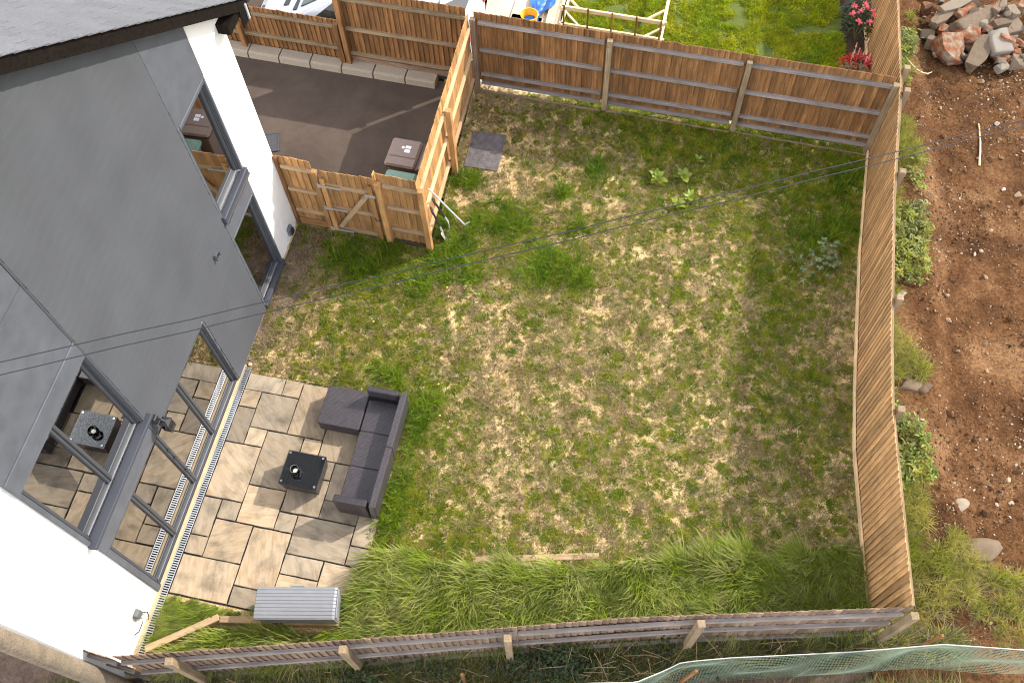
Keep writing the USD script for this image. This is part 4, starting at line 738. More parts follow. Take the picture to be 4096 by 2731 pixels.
fq = np.stack([i_[:-1, :-1], i_[:-1, 1:], i_[1:, 1:], i_[1:, :-1]], -1).reshape(-1, 4)
o = obj('tarpaulin', (np.c_[(GX * .36 * (1 + .5 * np.sin(GY * 7))).ravel(), (GY * .95).ravel(), pz.ravel()], fq), 'tarp_blue', None, M=mat4((.2, 15.35, .01), (.92, -.39, 0), (.39, .92, 0), (0, 0, 1)), smooth=True); tag(o, 'crumpled blue plastic sheet on the paving behind the rear fence', 'tarpaulin')
bk = thing('bucket', 'yellow rimmed bucket by the blue sheet just behind the rear fence', 'bucket', loc=(.0, 14.95, .045))
obj('pail', lathe([(0, .0), (.13, .0), (.17, .25), (.162, .25), (.125, .012), (0, .012)], 24), 'bucket_yellow', bk, smooth=40); obj('rim', lathe([(.165, .24), (.182, .245), (.182, .262), (.165, .262)], 24), 'bucket_yellow', bk)

# ------------------------------------------------------------------ leaves and plants
def leaf_mesh(L, w, bend=.2, n=5, fold=.15, tipw=.0, base=(0, 0, 0), az=0.0, el=.3, roll=0.0, wav=0.0, round_=False):
    """one leaf: 2 x n quads round a folded midrib"""
    t = np.linspace(0, 1, n); prof = np.sin(np.pi * t ** (.75 if round_ else .85)) ** (.6 if round_ else .9) * (1 - .15 * t) + .02; ang = el - bend * t * 2
    dx = np.r_[0, np.cumsum(np.cos(ang[:-1]) * L / (n - 1))]; dz = np.r_[0, np.cumsum(np.sin(ang[:-1]) * L / (n - 1))]
    v = []
    for k in range(n):
        hw = w / 2 * prof[k]; wv = wav * math.sin(k * 2.1)
        v += [[dx[k], -hw, dz[k] + hw * (fold + wv)], [dx[k], 0, dz[k]], [dx[k], hw, dz[k] + hw * (fold - wv)]]
    v = np.array(v); cr_, sr_ = math.cos(roll), math.sin(roll); v = v @ np.array([[1, 0, 0], [0, cr_, sr_], [0, -sr_, cr_]])
    c_, s_ = math.cos(az), math.sin(az); v = v @ np.array([[c_, s_, 0], [-s_, c_, 0], [0, 0, 1]]) + np.array(base)
    f = []
    for k in range(n - 1):
        for j in range(2): f.append([k * 3 + j, k * 3 + 3 + j, k * 3 + 4 + j, k * 3 + 1 + j])
    return v, tri(f)
def dock(x, y, r, n, label, group=None, m='dock_leaf', hgt=.0):
    d = thing('dock_plant', label, 'weed', loc=(x, y, .05), rz=rng.uniform(0, 6), group=group)
    for i in range(n):
        az = i * 2.4 + rng.normal(0, .25); k = (i + 1) / n; L = r * (.45 + .65 * k) * rng.uniform(.85, 1.1)
        obj('leaf', leaf_mesh(L, L * rng.uniform(.5, .62), .25, 6, .18, base=(.015 * math.cos(az), .015 * math.sin(az), .02 + .05 * (1 - k)), az=az, el=rng.uniform(.45, .9) * (1.25 - .55 * k), wav=.12, roll=rng.normal(0, .2), round_=True), m, d, smooth=True)
    obj('stem', cyl(.012, .04, 8), 'stem', d)
dock(2.3, 10.97, .2, 14, 'largest broad leaved dock weed, left of the pair near the rear fence')
dock(2.79, 11.0, .19, 11, 'broad leaved dock weed on the right of the pair near the rear fence')
dock(3.1, 11.36, .12, 7, 'small broad leaved weed nearest the rear fence')
dock(2.62, 10.38, .18, 10, 'bright yellow green dock weed just under the two cables'); dock(2.86, 10.52, .17, 11, 'yellow green dock weed touching the upper cable line')
dock(-.89, 8.55, .1, 7, 'small pale weed right of the clump below the side fence'); dock(-1.12, 8.7, .09, 5, 'tiny pale weed left of the other small pale weed below the side fence')
def bramble(name, label, cat, x, y, arms, m, L=.075, leaf_n=3):
    b = thing(name, label, cat, loc=(x, y, 0))
    for (az, ln, h) in arms:
        n = max(3, int(ln / .085)); ts = np.linspace(0, 1, 12); pts = np.c_[np.cos(az + .25 * ts) * ln * ts, np.sin(az + .25 * ts) * ln * ts, .04 + h * np.sin(np.pi * ts * .8)]
        obj('cane', tube(pts, .004, 5), 'stem', b)
        for k in range(1, n + 1):
            t = k / n; p = np.array([np.interp(t, ts, pts[:, j]) for j in range(3)]); sd_ = az + (1.2 if k % 2 else -1.2); tip = p + V3(math.cos(sd_) * .05, math.sin(sd_) * .05, .03)
            for q_, aa in enumerate(np.linspace(-1.2, 1.2, leaf_n)):
                l_ = L * rng.uniform(.8, 1.2); obj('leaf', leaf_mesh(l_, l_ * .68, .3, 5, .2, base=tip, az=sd_ + aa, el=rng.uniform(.1, .5), roll=rng.normal(0, .25)), m, b)
bramble('bramble', 'grey green bramble spreading from the foot of the right hand fence', 'bramble', 5.35, 9.12, [(3.05, .62, .25), (2.6, .5, .3), (2.1, .42, .25), (3.6, .45, .2), (3.35, .8, .15)], 'bramble_leaf')
bramble('bramble', 'small bramble shoot left of the larger bramble by the right hand fence', 'bramble', 4.62, 9.3, [(2.8, .25, .12), (4.4, .3, .1)], 'bramble_leaf', .06)
def shrub(name, label, cat, x, y, r, h, nleaf, m, flowers=(), base=0.0, up=.5, L=.09):
    s = thing(name, label, cat, loc=(x, y, base)); ms = []
    for i in range(nleaf):
        a = rng.uniform(0, 6.28); q_ = math.sqrt(rng.uniform(.02, 1)); zz_ = h * (1 - .55 * q_ ** 2) * rng.uniform(.55, 1.05); l_ = L * rng.uniform(.7, 1.2)
        ms.append(leaf_mesh(l_, l_ * .38, .25, 4, .2, base=(r * q_ * math.cos(a), r * q_ * math.sin(a), zz_), az=a + rng.normal(0, .8), el=rng.uniform(-.1, up)))
    obj('foliage', join(*ms), m, s, kind='stuff')
    for k in range(5): a = k * 1.26; obj('stem', tube([(0, 0, -.02), (r * .3 * math.cos(a), r * .3 * math.sin(a), h * .4), (r * .6 * math.cos(a), r * .6 * math.sin(a), h * .75)], .006, 5), 'stem', s)
    for fx, fy, fz, fr, fm, nm in flowers:
        ps = [leaf_mesh(fr, fr * .35, .2, 4, .1, base=(fx, fy, fz), az=rng.uniform(0, 6.28), el=rng.uniform(-.1, 1.0)) for _ in range(14)]
        obj(nm, join(*ps), fm, s)
fl = [(.22 * math.cos(a), .26 * math.sin(a) , .62, .085, 'petal_pink', 'blossom') for a in np.linspace(.3, 6.0, 7)] + [(.03, .05, .72, .08, 'petal_pink', 'blossom'), (-.1, -.04, .72, .075, 'petal_pink', 'blossom')]
shrub('flowering_shrub', 'bushy green shrub topped with pink red blossoms in the bed next door', 'shrub', 6.5, 14.45, .3, .65, 260, 'shrub_leaf', fl)
shrub('flowering_shrub', 'dark leaved plant with one yellow flower at the top of the bed next door', 'shrub', 6.62, 14.95, .3, .45, 220, 'sage_leaf', [(-.03, .05, .5, .06, 'petal_yellow', 'flower')], L=.13)
shrub('flowering_shrub', 'dark red leaved plant with tall pale flower spikes in the bed next door', 'shrub', 6.38, 13.55, .3, .3, 200, 'leaf_red', (), up=.9, L=.13)
rsp = stage.GetPrimAtPath('/World/flowering_shrub_002')
for dx, dy, hh in ((-.1, .08, .6), (-.02, .1, .45), (.1, .16, .62), (.1, -.05, .4), (.16, .0, .42), (-.14, .02, .42)):
    z_ = np.linspace(0, hh, 14); obj('flower_spike', tube(np.c_[dx + .1 * z_ * dx * 3, dy + .15 * z_, z_], .012 + .008 * np.sin(z_ * 90), 6), 'seed_spike', rsp)
shrub('flowering_shrub', 'low cream and green variegated shrub just behind the rear fence corner', 'shrub', 6.2, 13.2, .32, .5, 320, 'variegated_leaf', (), L=.06)
for i, (x, y) in enumerate(((-1.48, 8.67), (-1.56, 6.82), (-1.52, 6.26), (-2.71, 8.01))):
    d = thing('dandelion', ['yellow dandelion head in the clump below the new side fence', 'yellow dandelion head right of the sofa corner', 'yellow dandelion head in the tall grass behind the sofa back', 'yellow dandelion head in the lawn between the window and the cables'][i], 'dandelion', loc=(x, y, 0))
    obj('stem', cyl(.003, .1, 5), 'dark_leaf', d); obj('flower_head', lathe([(0, .1), (.012, .103), (.016, .108), (.01, .114), (0, .122)], 12), 'petal_yellow', d)

# ------------------------------------------------------------------ rubble and stones
def rock(seed, sx, sy, sz, rough=.18, box_=False, chips=4):
    r_ = np.random.default_rng(seed)
    m = trimesh.creation.box((1, 1, 1)) if box_ else trimesh.creation.icosphere(2, .55)
    if box_: m = m.subdivide().subdivide().subdivide()
    v = np.array(m.vertices); d = v / np.linalg.norm(v, axis=1, keepdims=True)
    if not box_:
        for _ in range(9):
            n_ = r_.normal(size=3); n_ /= np.linalg.norm(n_); h = r_.uniform(.3, .44); k = v @ n_; v = v - np.outer(np.maximum(k - h, 0), n_)
    else:
        for _ in range(chips):
            n_ = r_.normal(size=3); n_ /= np.linalg.norm(n_); h = r_.uniform(.42, .58); k = v @ n_; v = v - np.outer(np.maximum(k - h, 0), n_)
    v = v + d * (rough * (meshkit.fbm(v * 3 + seed * 7.1, 4, seed) - .5))[:, None]
    return v * [sx, sy, sz], np.array(m.faces)
def rotm(r_): return trimesh.transformations.random_rotation_matrix(r_.uniform(size=3))[:3, :3]
big = [  # x, y, z, lx, ly, lz, az, tilt, brick?, label
    (8.29, 14.03, .12, .52, .55, .45, .1, .35, True, 'large block of broken brickwork at the lower left of the rubble heap'),
    (8.82, 13.92, .12, .34, .75, .3, -.5, .2, False, 'long dark pitted concrete lump right of the brickwork block'),
    (8.83, 14.66, .28, .95, .36, .26, .62, .25, False, 'longest flat concrete slab lying across the top of the rubble heap'),
    (9.18, 14.1, .2, .42, .5, .34, .2, .3, False, 'pale grey angular concrete block right of the dark pitted lump'),
    (8.62, 14.3, .3, .46, .3, .22, -.35, .25, True, 'mortared brick fragment at the middle of the rubble heap'),
    (8.27, 14.83, .2, .62, .24, .2, .75, .1, False, 'grey stone bar at the upper left edge of the rubble heap'),
    (8.55, 15.1, .25, .75, .26, .22, .62, .15, False, 'upper stone bar above the grey one on the rubble heap'),
    (8.33, 14.57, .12, .34, .22, .2, -.3, .2, True, 'brick lump with white mortar under the stone bar'),
    (8.73, 14.95, .25, .5, .2, .18, .7, .2, True, 'narrow red brick strip beside the longest slab'),
    (9.33, 14.53, .32, .34, .16, .16, .3, .1, False, 'pale squared stone lying on top of the right part of the heap'),
    (9.36, 14.95, .32, .3, .15, .16, .85, .1, False, 'squared sandstone bar near the top edge of the heap'),
    (9.62, 14.85, .3, .2, .24, .2, .3, .2, False, 'pale peach faced stone near the right edge of the heap'),
    (9.55, 13.74, .1, .32, .24, .22, .2, .2, False, 'round pale boulder at the lower right of the rubble heap'),
    (9.24, 13.62, .06, .22, .16, .15, .4, .2, False, 'small white stone cluster piece below the angular block'),
    (9.25, 13.85, .1, .36, .15, .14, -.5, .15, True, 'tilted brick piece between angular block and boulder'),
    (9.55, 13.95, .12, .16, .17, .14, .1, .2, True, 'small orange red brick half standing at the right'),
    (9.42, 14.68, .1, .7, .6, .3, .3, .1, False, 'broad dark slab underneath the squared stones'),
    (8.95, 14.3, .15, .3, .2, .2, 1.0, .3, True, 'brown brick bat wedged behind the dark pitted lump'),
    (8.0, 14.55, .0, .16, .14, .12, .4, .1, False, 'single brown stone lying left of the rubble heap')]
for i, (x, y, z, a, b, c_, az, ti, br, lab) in enumerate(big):
    Rz = trimesh.transformations.rotation_matrix(az, (0, 0, 1))[:3, :3] @ trimesh.transformations.rotation_matrix(ti, (1, .4, 0))[:3, :3]
    mesh = rock(40 + i, a, b, c_, .1, True, 5)
    o = obj('rubble_block', mesh, 'rubble_brick' if br else 'rubble_mix', None, M=mat4((x, y, z - .1), Rz[:, 0], Rz[:, 1], Rz[:, 2]), smooth=28)
    tag(o, lab, 'rubble', 'rubble heap on the bare soil')
r_ = np.random.default_rng(5)
for i in range(110):
    while True:
        x, y = r_.uniform(8.0, 10.6), r_.uniform(13.4, 16.2)
        if y > 13.55 + .35 * abs(x - 9.1) * (x < 9.1) and y > 13.4 + .25 * max(0, 8.6 - x): break
    br = r_.random() < .35; s = r_.uniform(.08, .28); Rm = rotm(r_)
    mesh = rock(100 + i, s * (1.3 if br else 1), s * .65, s * .55, .14, br or r_.random() < .5, 3)
    hz = .08 + .36 * max(0, 1 - ((x - 9.5) / 1.5) ** 2) * max(0, min(1, (y - 13.5) / .8)) * r_.uniform(.3, 1)
    o = obj('rubble_lump', mesh, 'rubble_brick' if br else 'rubble_mix', None, M=mat4((x, y, hz - .15), *Rm.T), smooth=28)
    tag(o, 'small broken brick or stone lump filling the rubble heap', 'rubble', 'small lumps of the rubble heap')
r_ = np.random.default_rng(6); k = 0
while k < 60:
    y = r_.uniform(3.0, 14.0); x = rfx(y) + r_.uniform(1.2, 4.2)
    s = r_.uniform(.07, .13); Rm = rotm(r_)
    o = obj('loose_stone', rock(300 + k, s * 1.2, s * .9, s * .7, .12), 'pebble', None, M=mat4((x, y, float(soil_z(x, y)[0]) + s * .12), *Rm.T), smooth=40); k += 1
    tag(o, 'fist sized pale stone lying loose on the bare soil', 'stone', 'loose stones on the bare soil')
for i, (x, y, s, lab) in enumerate(((6.30, 8.5, .2, 'pale curved stone chunk by the fence post in the verge'), (6.36, 6.7, .34, 'round grey boulder beside the right hand fence verge'), (6.15, 6.75, .4, 'flat buried grey boulder touching the right hand fence'), (6.62, 4.02, .6, 'wide earthy rock slab in the lower right verge'), (6.5, 4.75, .3, 'pale broken stone above the wide earthy slab'))):
    o = obj('boulder', rock(500 + i, s * 1.2, s * .7, s * .42, .3), 'earth_rock', None, M=mat4((x, y, float(soil_z(x, y)[0]) - s * .06), (.9, .3, 0), (-.3, .9, 0), (0, 0, .95)), smooth=40); tag(o, lab, 'boulder')
for i, (pts, m, r0, lab, nm) in enumerate(((((8.35, 11.35, -.18), (8.5, 11.9, -.17), (8.56, 12.35, -.16)), 'straw_stick', .022, 'pale split stick lying on the bare soil near the cables', 'stick'), (((9.35, 11.15, -.15), (9.5, 10.9, -.13), (9.62, 10.7, -.15)), 'straw_stick', .025, 'short pale stick near the right edge on the soil', 'stick'), (((7.35, 14.0, .05), (7.4, 13.7, .1), (7.55, 13.45, .08), (7.75, 13.45, .0), (7.9, 13.6, -.1)), 'pale_hose', .014, 'bent pale hose loop at the verge below the rubble', 'hose'))):
    p_ = np.array(pts); t = np.linspace(0, 1, 14); c_ = np.array([np.interp(t, np.linspace(0, 1, len(p_)), p_[:, j]) for j in range(3)]).T
    for _ in range(2): c_[1:-1] = (c_[:-2] + c_[1:-1] * 2 + c_[2:]) / 4
    if nm == 'stick':
        for j in range(14): c_[j, 2] = soil_z(c_[j, 0], c_[j, 1])[0] + .02
    tag(obj(nm, tube(c_, r0 * (1 - .5 * t), 6), m, smooth=True), lab, nm)

# ------------------------------------------------------------------ plastic mesh fence at the bottom
nf = thing('mesh_fence', 'sagging green plastic mesh fence on stakes along the bottom right edge', 'mesh fence')
path = np.array([(-1.9, 2.02), (1.3, 2.05), (1.9, 2.3), (2.6, 2.36), (4.2, 2.44), (5.4, 2.52), (6.6, 2.42), (9.5, 2.5)]); pc = np.r_[0, np.cumsum(np.linalg.norm(np.diff(path, axis=0), axis=1))]
def nfp(d, h):
    x = np.interp(d, pc, path[:, 0]); y = np.interp(d, pc, path[:, 1]); top = .95 - .05 * np.sin(d * 1.3) - .12 * np.exp(-((x - 1.7) / .25) ** 2)
    sw = .05 * np.sin(d * 1.7 + h * 3) + .03 * np.sin(d * 4.1 - h * 5); return np.stack([x, y - .17 * (1 - h) + sw * np.sin(np.pi * h) - .03 * h, top * h], -1)
ms = []
dn = np.linspace(0, pc[-1], 150)
for k in range(25): h = np.full(150, k / 24.); ms.append(tube(nfp(dn, h) + np.array([0, 0, 0]) + np.c_[np.zeros(150), np.zeros(150), .004 * np.sin(dn * 60 + k)], (.0026 if k < 24 else .005), 4))
hn = np.linspace(0, 1, 9)
for d in np.arange(0, pc[-1] - .1, .045): ms.append(tube(nfp(d + hn * .08, hn), .0022, 3))
obj('netting', join(*ms), 'net_green', nf, kind='stuff')
obj('top_rope', tube(nfp(dn, np.full(150, 1.0)) + [0, 0, .012], .007, 5), 'white_rope', nf)
for x, y, lx, hh in ((1.98, 2.16, .12, 1.02), (5.32, 2.58, .05, 1.1), (-1.0, 2.13, .0, 1.0)): stick(nf, 'stake', (x, y, -.2), (x + lx, y + .0, hh), .04, .04, 'fence_wood', upv=(0, 1, 0))
o = stick(None, 'plank', (-7.8, 1.98, .05), (-6.2, 1.88, .05), .12, .05, 'grey_wood'); tag(o, 'weathered plank on the dark ground beyond the pole at the bottom left corner', 'plank')
o = obj('plastic_scrap', (np.array([[-6.25, 1.99, .1], [-6.1, 2.02, .14], [-6.0, 2.1, .1], [-6.15, 2.03, .08]]), np.array([[0, 1, 2], [0, 2, 3]])), 'tarp_blue'); tag(o, 'torn scrap of blue plastic by the foot of the wooden pole', 'plastic scrap')

# ------------------------------------------------------------------ grass
def blades(n, R, h, w, lean=.35, seg=2, seed=0, dirn=None, hv=.4, flat=False):
    r_ = np.random.default_rng(seed); V, F = [], []
    for i in range(n):
        a = r_.uniform(0, 6.28); q_ = R * math.sqrt(r_.random()); x0_, y0_ = q_ * math.cos(a), q_ * math.sin(a)
        az = (a + r_.normal(0, .9)) if dirn is None else dirn + r_.normal(0, .5); H_ = h * r_.uniform(1 - hv, 1 + hv); ln = abs(r_.normal(lean, lean * .5)); W_ = w * r_.uniform(.7, 1.3)
        b0 = len(V); pz, pr_ = 0.0, 0.0
        for k in range(seg + 1):
            t = k / seg; ww = W_ * (1 - t ** 1.5) / 2; el = math.pi / 2 - ln * (0.4 + 1.6 * t); 
            if k: pr_ += math.cos(el) * H_ / seg; pz += math.sin(el) * H_ / seg
            zc = max(pz, .004) if not flat else .006 + .012 * r_.random(); cx_, cy_ = x0_ + math.cos(az) * pr_, y0_ + math.sin(az) * pr_; tx, ty = -math.sin(az) * ww, math.cos(az) * ww
            if k < seg: V += [[cx_ - tx, cy_ - ty, zc], [cx_ + tx, cy_ + ty, zc]]
            else: V += [[cx_, cy_, zc]]
        for k in range(seg - 1): c_ = b0 + 2 * k; F += [[c_, c_ + 1, c_ + 3], [c_, c_ + 3, c_ + 2]]
        c_ = b0 + 2 * (seg - 1); F += [[c_, c_ + 1, c_ + 2]]
    return np.array(V), np.array(F)
def scatter(name, label, cat, protos, xyz, scale, az=None, tilt=.12, pick=None, seed=1):
    """one PointInstancer of tufts"""
    r_ = np.random.default_rng(seed); pi = UsdGeom.PointInstancer.Define(stage, path_of(None, name)); tag(pi.GetPrim(), label, cat, kind='stuff')
    rel = pi.CreatePrototypesRel()
    for k, (mesh, m) in enumerate(protos):
        g = usdkit.mesh(stage, f'{pi.GetPath()}/tuft_{k:03d}' if k else f'{pi.GetPath()}/tuft', mesh, MATS[m]); rel.AddTarget(g.GetPath())
    n = len(xyz); idx = r_.integers(0, len(protos), n) if pick is None else pick
    a = (r_.uniform(0, 6.283, n) if az is None else az) / 2; tx, ty = r_.normal(0, tilt / 2, n), r_.normal(0, tilt / 2, n)
    q_ = np.stack([np.cos(a), tx, ty, np.sin(a)], 1); q_ /= np.linalg.norm(q_, axis=1, keepdims=True)
    pi.CreateProtoIndicesAttr(Vt.IntArray.FromNumpy(idx.astype(np.int32))); pi.CreatePositionsAttr(Vt.Vec3fArray.FromNumpy(xyz.astype(np.float32)))
    pi.CreateOrientationsAttr(Vt.QuathArray([Gf.Quath(float(w), float(x), float(y), float(z)) for w, x, y, z in q_])); pi.CreateScalesAttr(Vt.Vec3fArray.FromNumpy(np.repeat(scale[:, None], 3, 1).astype(np.float32) if scale.ndim == 1 else scale.astype(np.float32)))
GM = np.array([(-0.72, 9.82, 0.95), (-3.03, 9.3, 0.9), (-2.24, 8.92, 0.85), (0.52, 9.24, 0.85), (1.77, 9.77, 0.5), (0.23, 10.76, 0.35), (-0.57, 10.88, 0.1), (-0.92, 12.88, 0.08), (-0.16, 11.58, 0.15), (1.1, 12.5, 0.7), (2.32, 12.16, 0.9), (3.93, 11.81, 0.95), (5.47, 11.26, 1), (5.68, 10.08, 1), (5.2, 9.53, 0.95), (4.72, 8.81, 0.75), (5.23, 8.28, 0.3), (5.38, 8.72, 0.1), (4.28, 8.3, 0.7), (4.13, 10.11, 0.8), (2.91, 9.57, 0.55), (2.09, 8.77, 0.4), (0.93, 7.92, 0.35), (-0.18, 8.36, 0.42), (-0.92, 7.94, 0.35), (-1.68, 8.38, 0.5), (-2.42, 8.22, 0.65), (-3.46, 8.07, 0.65), (-4.04, 9.31, 0.05), (-4.27, 8.6, 0.05), (-4.45, 7.57, 0.15), (-3.47, 7.31, 0.65), (-2.72, 7.14, 0.75), (-1.76, 6.73, 0.85), (-1.6, 6.18, 0.9), (-1.87, 5.96, 0.85), (-1.27, 7.12, 0.35), (-0.55, 6.87, 0.18), (0.17, 6.71, 0.35), (-0.54, 5.95, 0.2), (-0.88, 5.21, 0.3), (0.15, 5.2, 0.38), (0.85, 5.93, 0.45), (1.59, 6.69, 0.35), (1.89, 5.92, 0.45), (2.62, 6.29, 0.5), (2.18, 5.19, 0.55), (3.01, 6.67, 0.4), (3.4, 7.06, 0.55), (3.0, 5.91, 0.2), (3.92, 6.66, 0.75), (4.3, 5.89, 0.7), (4.7, 6.27, 0.3), (4.54, 5.16, 0.45), (4.1, 4.47, 0.45), (3.13, 4.62, 0.45), (1.79, 4.49, 0.55), (0.8, 4.63, 0.5), (-0.2, 4.64, 0.5), (-0.87, 4.44, 0.7), (-1.54, 4.65, 0.75), (-2.23, 4.87, 0.95), (-2.12, 5.44, 0.95), (-2.33, 4.32, 0.95), (-1.91, 3.91, 1), (0.46, 4.16, 0.5), (1.44, 4.15, 0.6), (2.43, 4.21, 0.5), (3.72, 4.07, 0.5), (-1.12, 10.4, 0.2), (-1.46, 10.99, 0.7), (-1.75, 10.12, 0.9), (-2.67, 9.66, 0.95), (-3.44, 9.58, 0.9), (-3.79, 9.96, 0.15), (-0.79, 9.08, 0.3), (-1.31, 8.73, 0.6), (-0.33, 9.62, 0.85), (1.43, 10.84, 0.5), (2.63, 10.82, 0.6), (-0.16, 12.64, 0.25), (-1.07, 11.81, 0.1), (-0.33, 12.0, 0.4), (-4.64, 7.91, 0.05), (-4.27, 7.24, 0.2), (-3.88, 6.99, 0.4), (3.45, 8.83, 0.5), (-0.89, 5.95, 0.18), (-1.5, 5.36, 0.35), (-1.58, 5.81, 0.6), (-2.48, 6.66, 0.7)])
def green(p):
    d2 = ((p[:, None, :] - GM[None, :, :2]) ** 2).sum(-1); w = np.exp(-d2 / .35) + 1e-4 / (d2 + .05); return (w * GM[:, 2]).sum(1) / w.sum(1)
patio_poly = Polygon([xy(.91, -.1), xy(4.64, -.1), xy(4.64, 1.74), xy(4.0, 2.36), xy(3.4, 2.66), xy(2.7, 2.66), xy(2.6, 2.9), xy(2.2, 2.9), xy(1.4, 2.8), xy(1.15, 2.35), xy(.91, 1.4), ])
long_poly = Polygon([(-2.8, 2.75), (-2.75, 3.2), (-2.5, 3.75), (-2.3, 4.1), (-1.9, 4.1), (-1.52, 3.9), (-.79, 3.78), (.2, 3.84), (.78, 3.77), (1.5, 3.9), (2.42, 3.88), (3.1, 4.02), (3.72, 3.92), (4.3, 4.1), (4.86, 4.06), (4.76, 2.95), (1.26, 2.86), (-1.9, 2.66), (-5.0, 2.42), (-5.5, 2.4), (-4.6, 2.9), (-2.86, 2.86)])
cov = sbox(-1.2, 11.3, -.52, 12.15)
def pts_in(poly, n, seed, minus=()):
    r_ = np.random.default_rng(seed); x0_, y0_, x1_, y1_ = poly.bounds; p = np.c_[r_.uniform(x0_, x1_, n * 3), r_.uniform(y0_, y1_, n * 3)]; ok = shapely.contains_xy(poly, p[:, 0], p[:, 1])
    for m in minus: ok &= ~shapely.contains_xy(m, p[:, 0], p[:, 1])
    return p[ok][:n]
def f3(p, s): return np.c_[p * s, np.zeros(len(p))]
short_poly = lawn_poly.buffer(-.02).difference(patio_poly.buffer(.01)).difference(long_poly).difference(cov).difference(Polygon([xy(-.3, -.1), xy(.95, -.1), (-3.0, 3.1), (-3, 2.5), (-5.9, 2.2)]))
lp_ = pts_in(short_poly, 38000, 11); g = green(lp_); cl = meshkit.fbm(f3(lp_, 9.5), 3, 21); cl2 = meshkit.fbm(f3(lp_, 1.6), 2, 23)
val = g * 1.2 - .15 + (cl - .5) * 2.2 + (cl2 - .5) * .7
keep = val > .08; gp_, gv = lp_[keep], np.clip(val[keep], 0, 1.4)
pro = [(blades(20, .045, .055, .014, 1.0, 2, 50 + k, hv=.6), 'lawn_blade') for k in range(6)]
scatter('lawn_grass', 'patchy short green lawn grass growing through dry straw', 'grass', pro, np.c_[gp_, np.zeros(len(gp_))], np.clip(.36 + .62 * gv, .34, 1.2) * np.random.default_rng(3).uniform(.75, 1.25, len(gp_)))
sp_ = pts_in(short_poly, 13000, 12); g = green(sp_); sp_ = sp_[np.random.default_rng(4).random(len(sp_)) < .35 + .6 * (1 - g)]
pro = [(blades(24, .1, .085, .014, 1.35, 2, 70 + k), 'straw_blade') for k in range(5)]
scatter('dry_thatch', 'pale dry straw lying flat between the green lawn tufts', 'dry grass', pro, np.c_[sp_, np.zeros(len(sp_))], np.random.default_rng(5).uniform(.6, 1.15, len(sp_)), tilt=.08)
# lush tufts of longer grass in the lawn
lt = [(-.72, 9.91, .3), (-1.56, 9.27, .28), (-2.08, 8.83, .3), (-1.4, 8.91, .28), (-.25, 10.0, .25), (.29, 9.38, .3), (.51, 9.19, .3), (-1.46, 11.09, .25), (-.33, 10.38, .3), (-.96, 10.2, .2), (0, 11.42, .1), (1.21, 11.19, .2), (-1.65, 10.1, .25), (-1.3, 9.55, .35), (-2.6, 9.45, .3), (-3.2, 9.4, .35), (-2.9, 9.1, .3), (-1.9, 6.3, .25), (-1.8, 5.9, .25), (-2.05, 5.3, .15), (-2.2, 4.9, .2), (-2.25, 4.5, .25), (-1.75, 6.6, .2), (5.2, 10.2, .45), (5.5, 9.8, .3), (4.9, 9.6, .35), (5.6, 10.9, .35), (-1.1, 11.0, .15), (.55, 10.7, .12), (.9, 9.9, .14), (-3.9, 6.75, .1), (-2.4, 7.0, .2), (-1.2, 9.0, .3), (.1, 9.0, .3), (.8, 8.9, .2)]
r_ = np.random.default_rng(15); q_ = []
for x, y, s in lt:
    n = int(46 * s / .25 + 8); q_.append(np.c_[r_.normal(x, s * .62, n), r_.normal(y, s * .55, n)])
q_ = np.vstack(q_); ok = shapely.contains_xy(short_poly, q_[:, 0], q_[:, 1]) & (meshkit.fbm(f3(q_, 4.5), 3, 63) > .43); q_ = q_[ok]
pro = [(blades(16, .06, .13 + .02 * k, .013, .7, 3, 90 + k, hv=.6), 'lush_blade') for k in range(5)]
scatter('lush_grass', 'darker longer grass clumps by the gate, side fence, sofa and right hand fence', 'grass', pro, np.c_[q_, np.zeros(len(q_))], r_.uniform(.6, 1.2, len(q_)))
# long grass along the bottom
tp_ = pts_in(long_poly, 5200, 31, (sbox(-4.0, 2.9, -2.8, 3.45),)); extra = pts_in(Polygon([xy(-.15, .2), xy(.9, .2), xy(.85, 1.55), (-4.1, 3.35), (-4.1, 3.1), (-4.6, 3.16), (-5.4, 2.8)]), 420, 32)
sl_ = shapely.unary_union([shapely.LineString([(-5.62, 2.6), (-4.62, 3.05)]).buffer(.1), shapely.LineString([(-4.6, 3.02), (-2.86, 2.97)]).buffer(.12)]); tp_, extra = (a_[~shapely.contains_xy(sl_, a_[:, 0], a_[:, 1])] for a_ in (tp_, extra)); tp_ = np.vstack([tp_, extra]); az = 4.1 + 2.4 * (meshkit.fbm(f3(tp_, 1.3), 3, 41) - .5) * 2 + np.random.default_rng(9).normal(0, .35, len(tp_)) ; isx = np.r_[np.zeros(len(tp_) - len(extra)), np.ones(len(extra))]
sc = np.where(isx > 0, .62, 1.0) * np.random.default_rng(10).uniform(.65, 1.2, len(tp_)); cf = meshkit.fbm(f3(tp_, 2.6), 3, 44); sc *= np.clip(.5 + 1.1 * (cf - .15), .45, 1.2); kp = (cf > .2) | (isx > 0); tp_, sc, az, isx = tp_[kp], sc[kp], az[kp], isx[kp]
pro = [(blades(15, .06, .38, .015, .62, 4, 110 + k, dirn=0.0), ('tall_blade', 'tall_blade', 'tall_blade', 'bright_tall', 'lush_blade', 'tall_blade')[k]) for k in range(6)]
scatter('long_grass', 'long wind laid green grass between the lawn edge and the bottom fence', 'grass', pro, np.c_[tp_, np.zeros(len(tp_))], sc, az=az, tilt=.15)
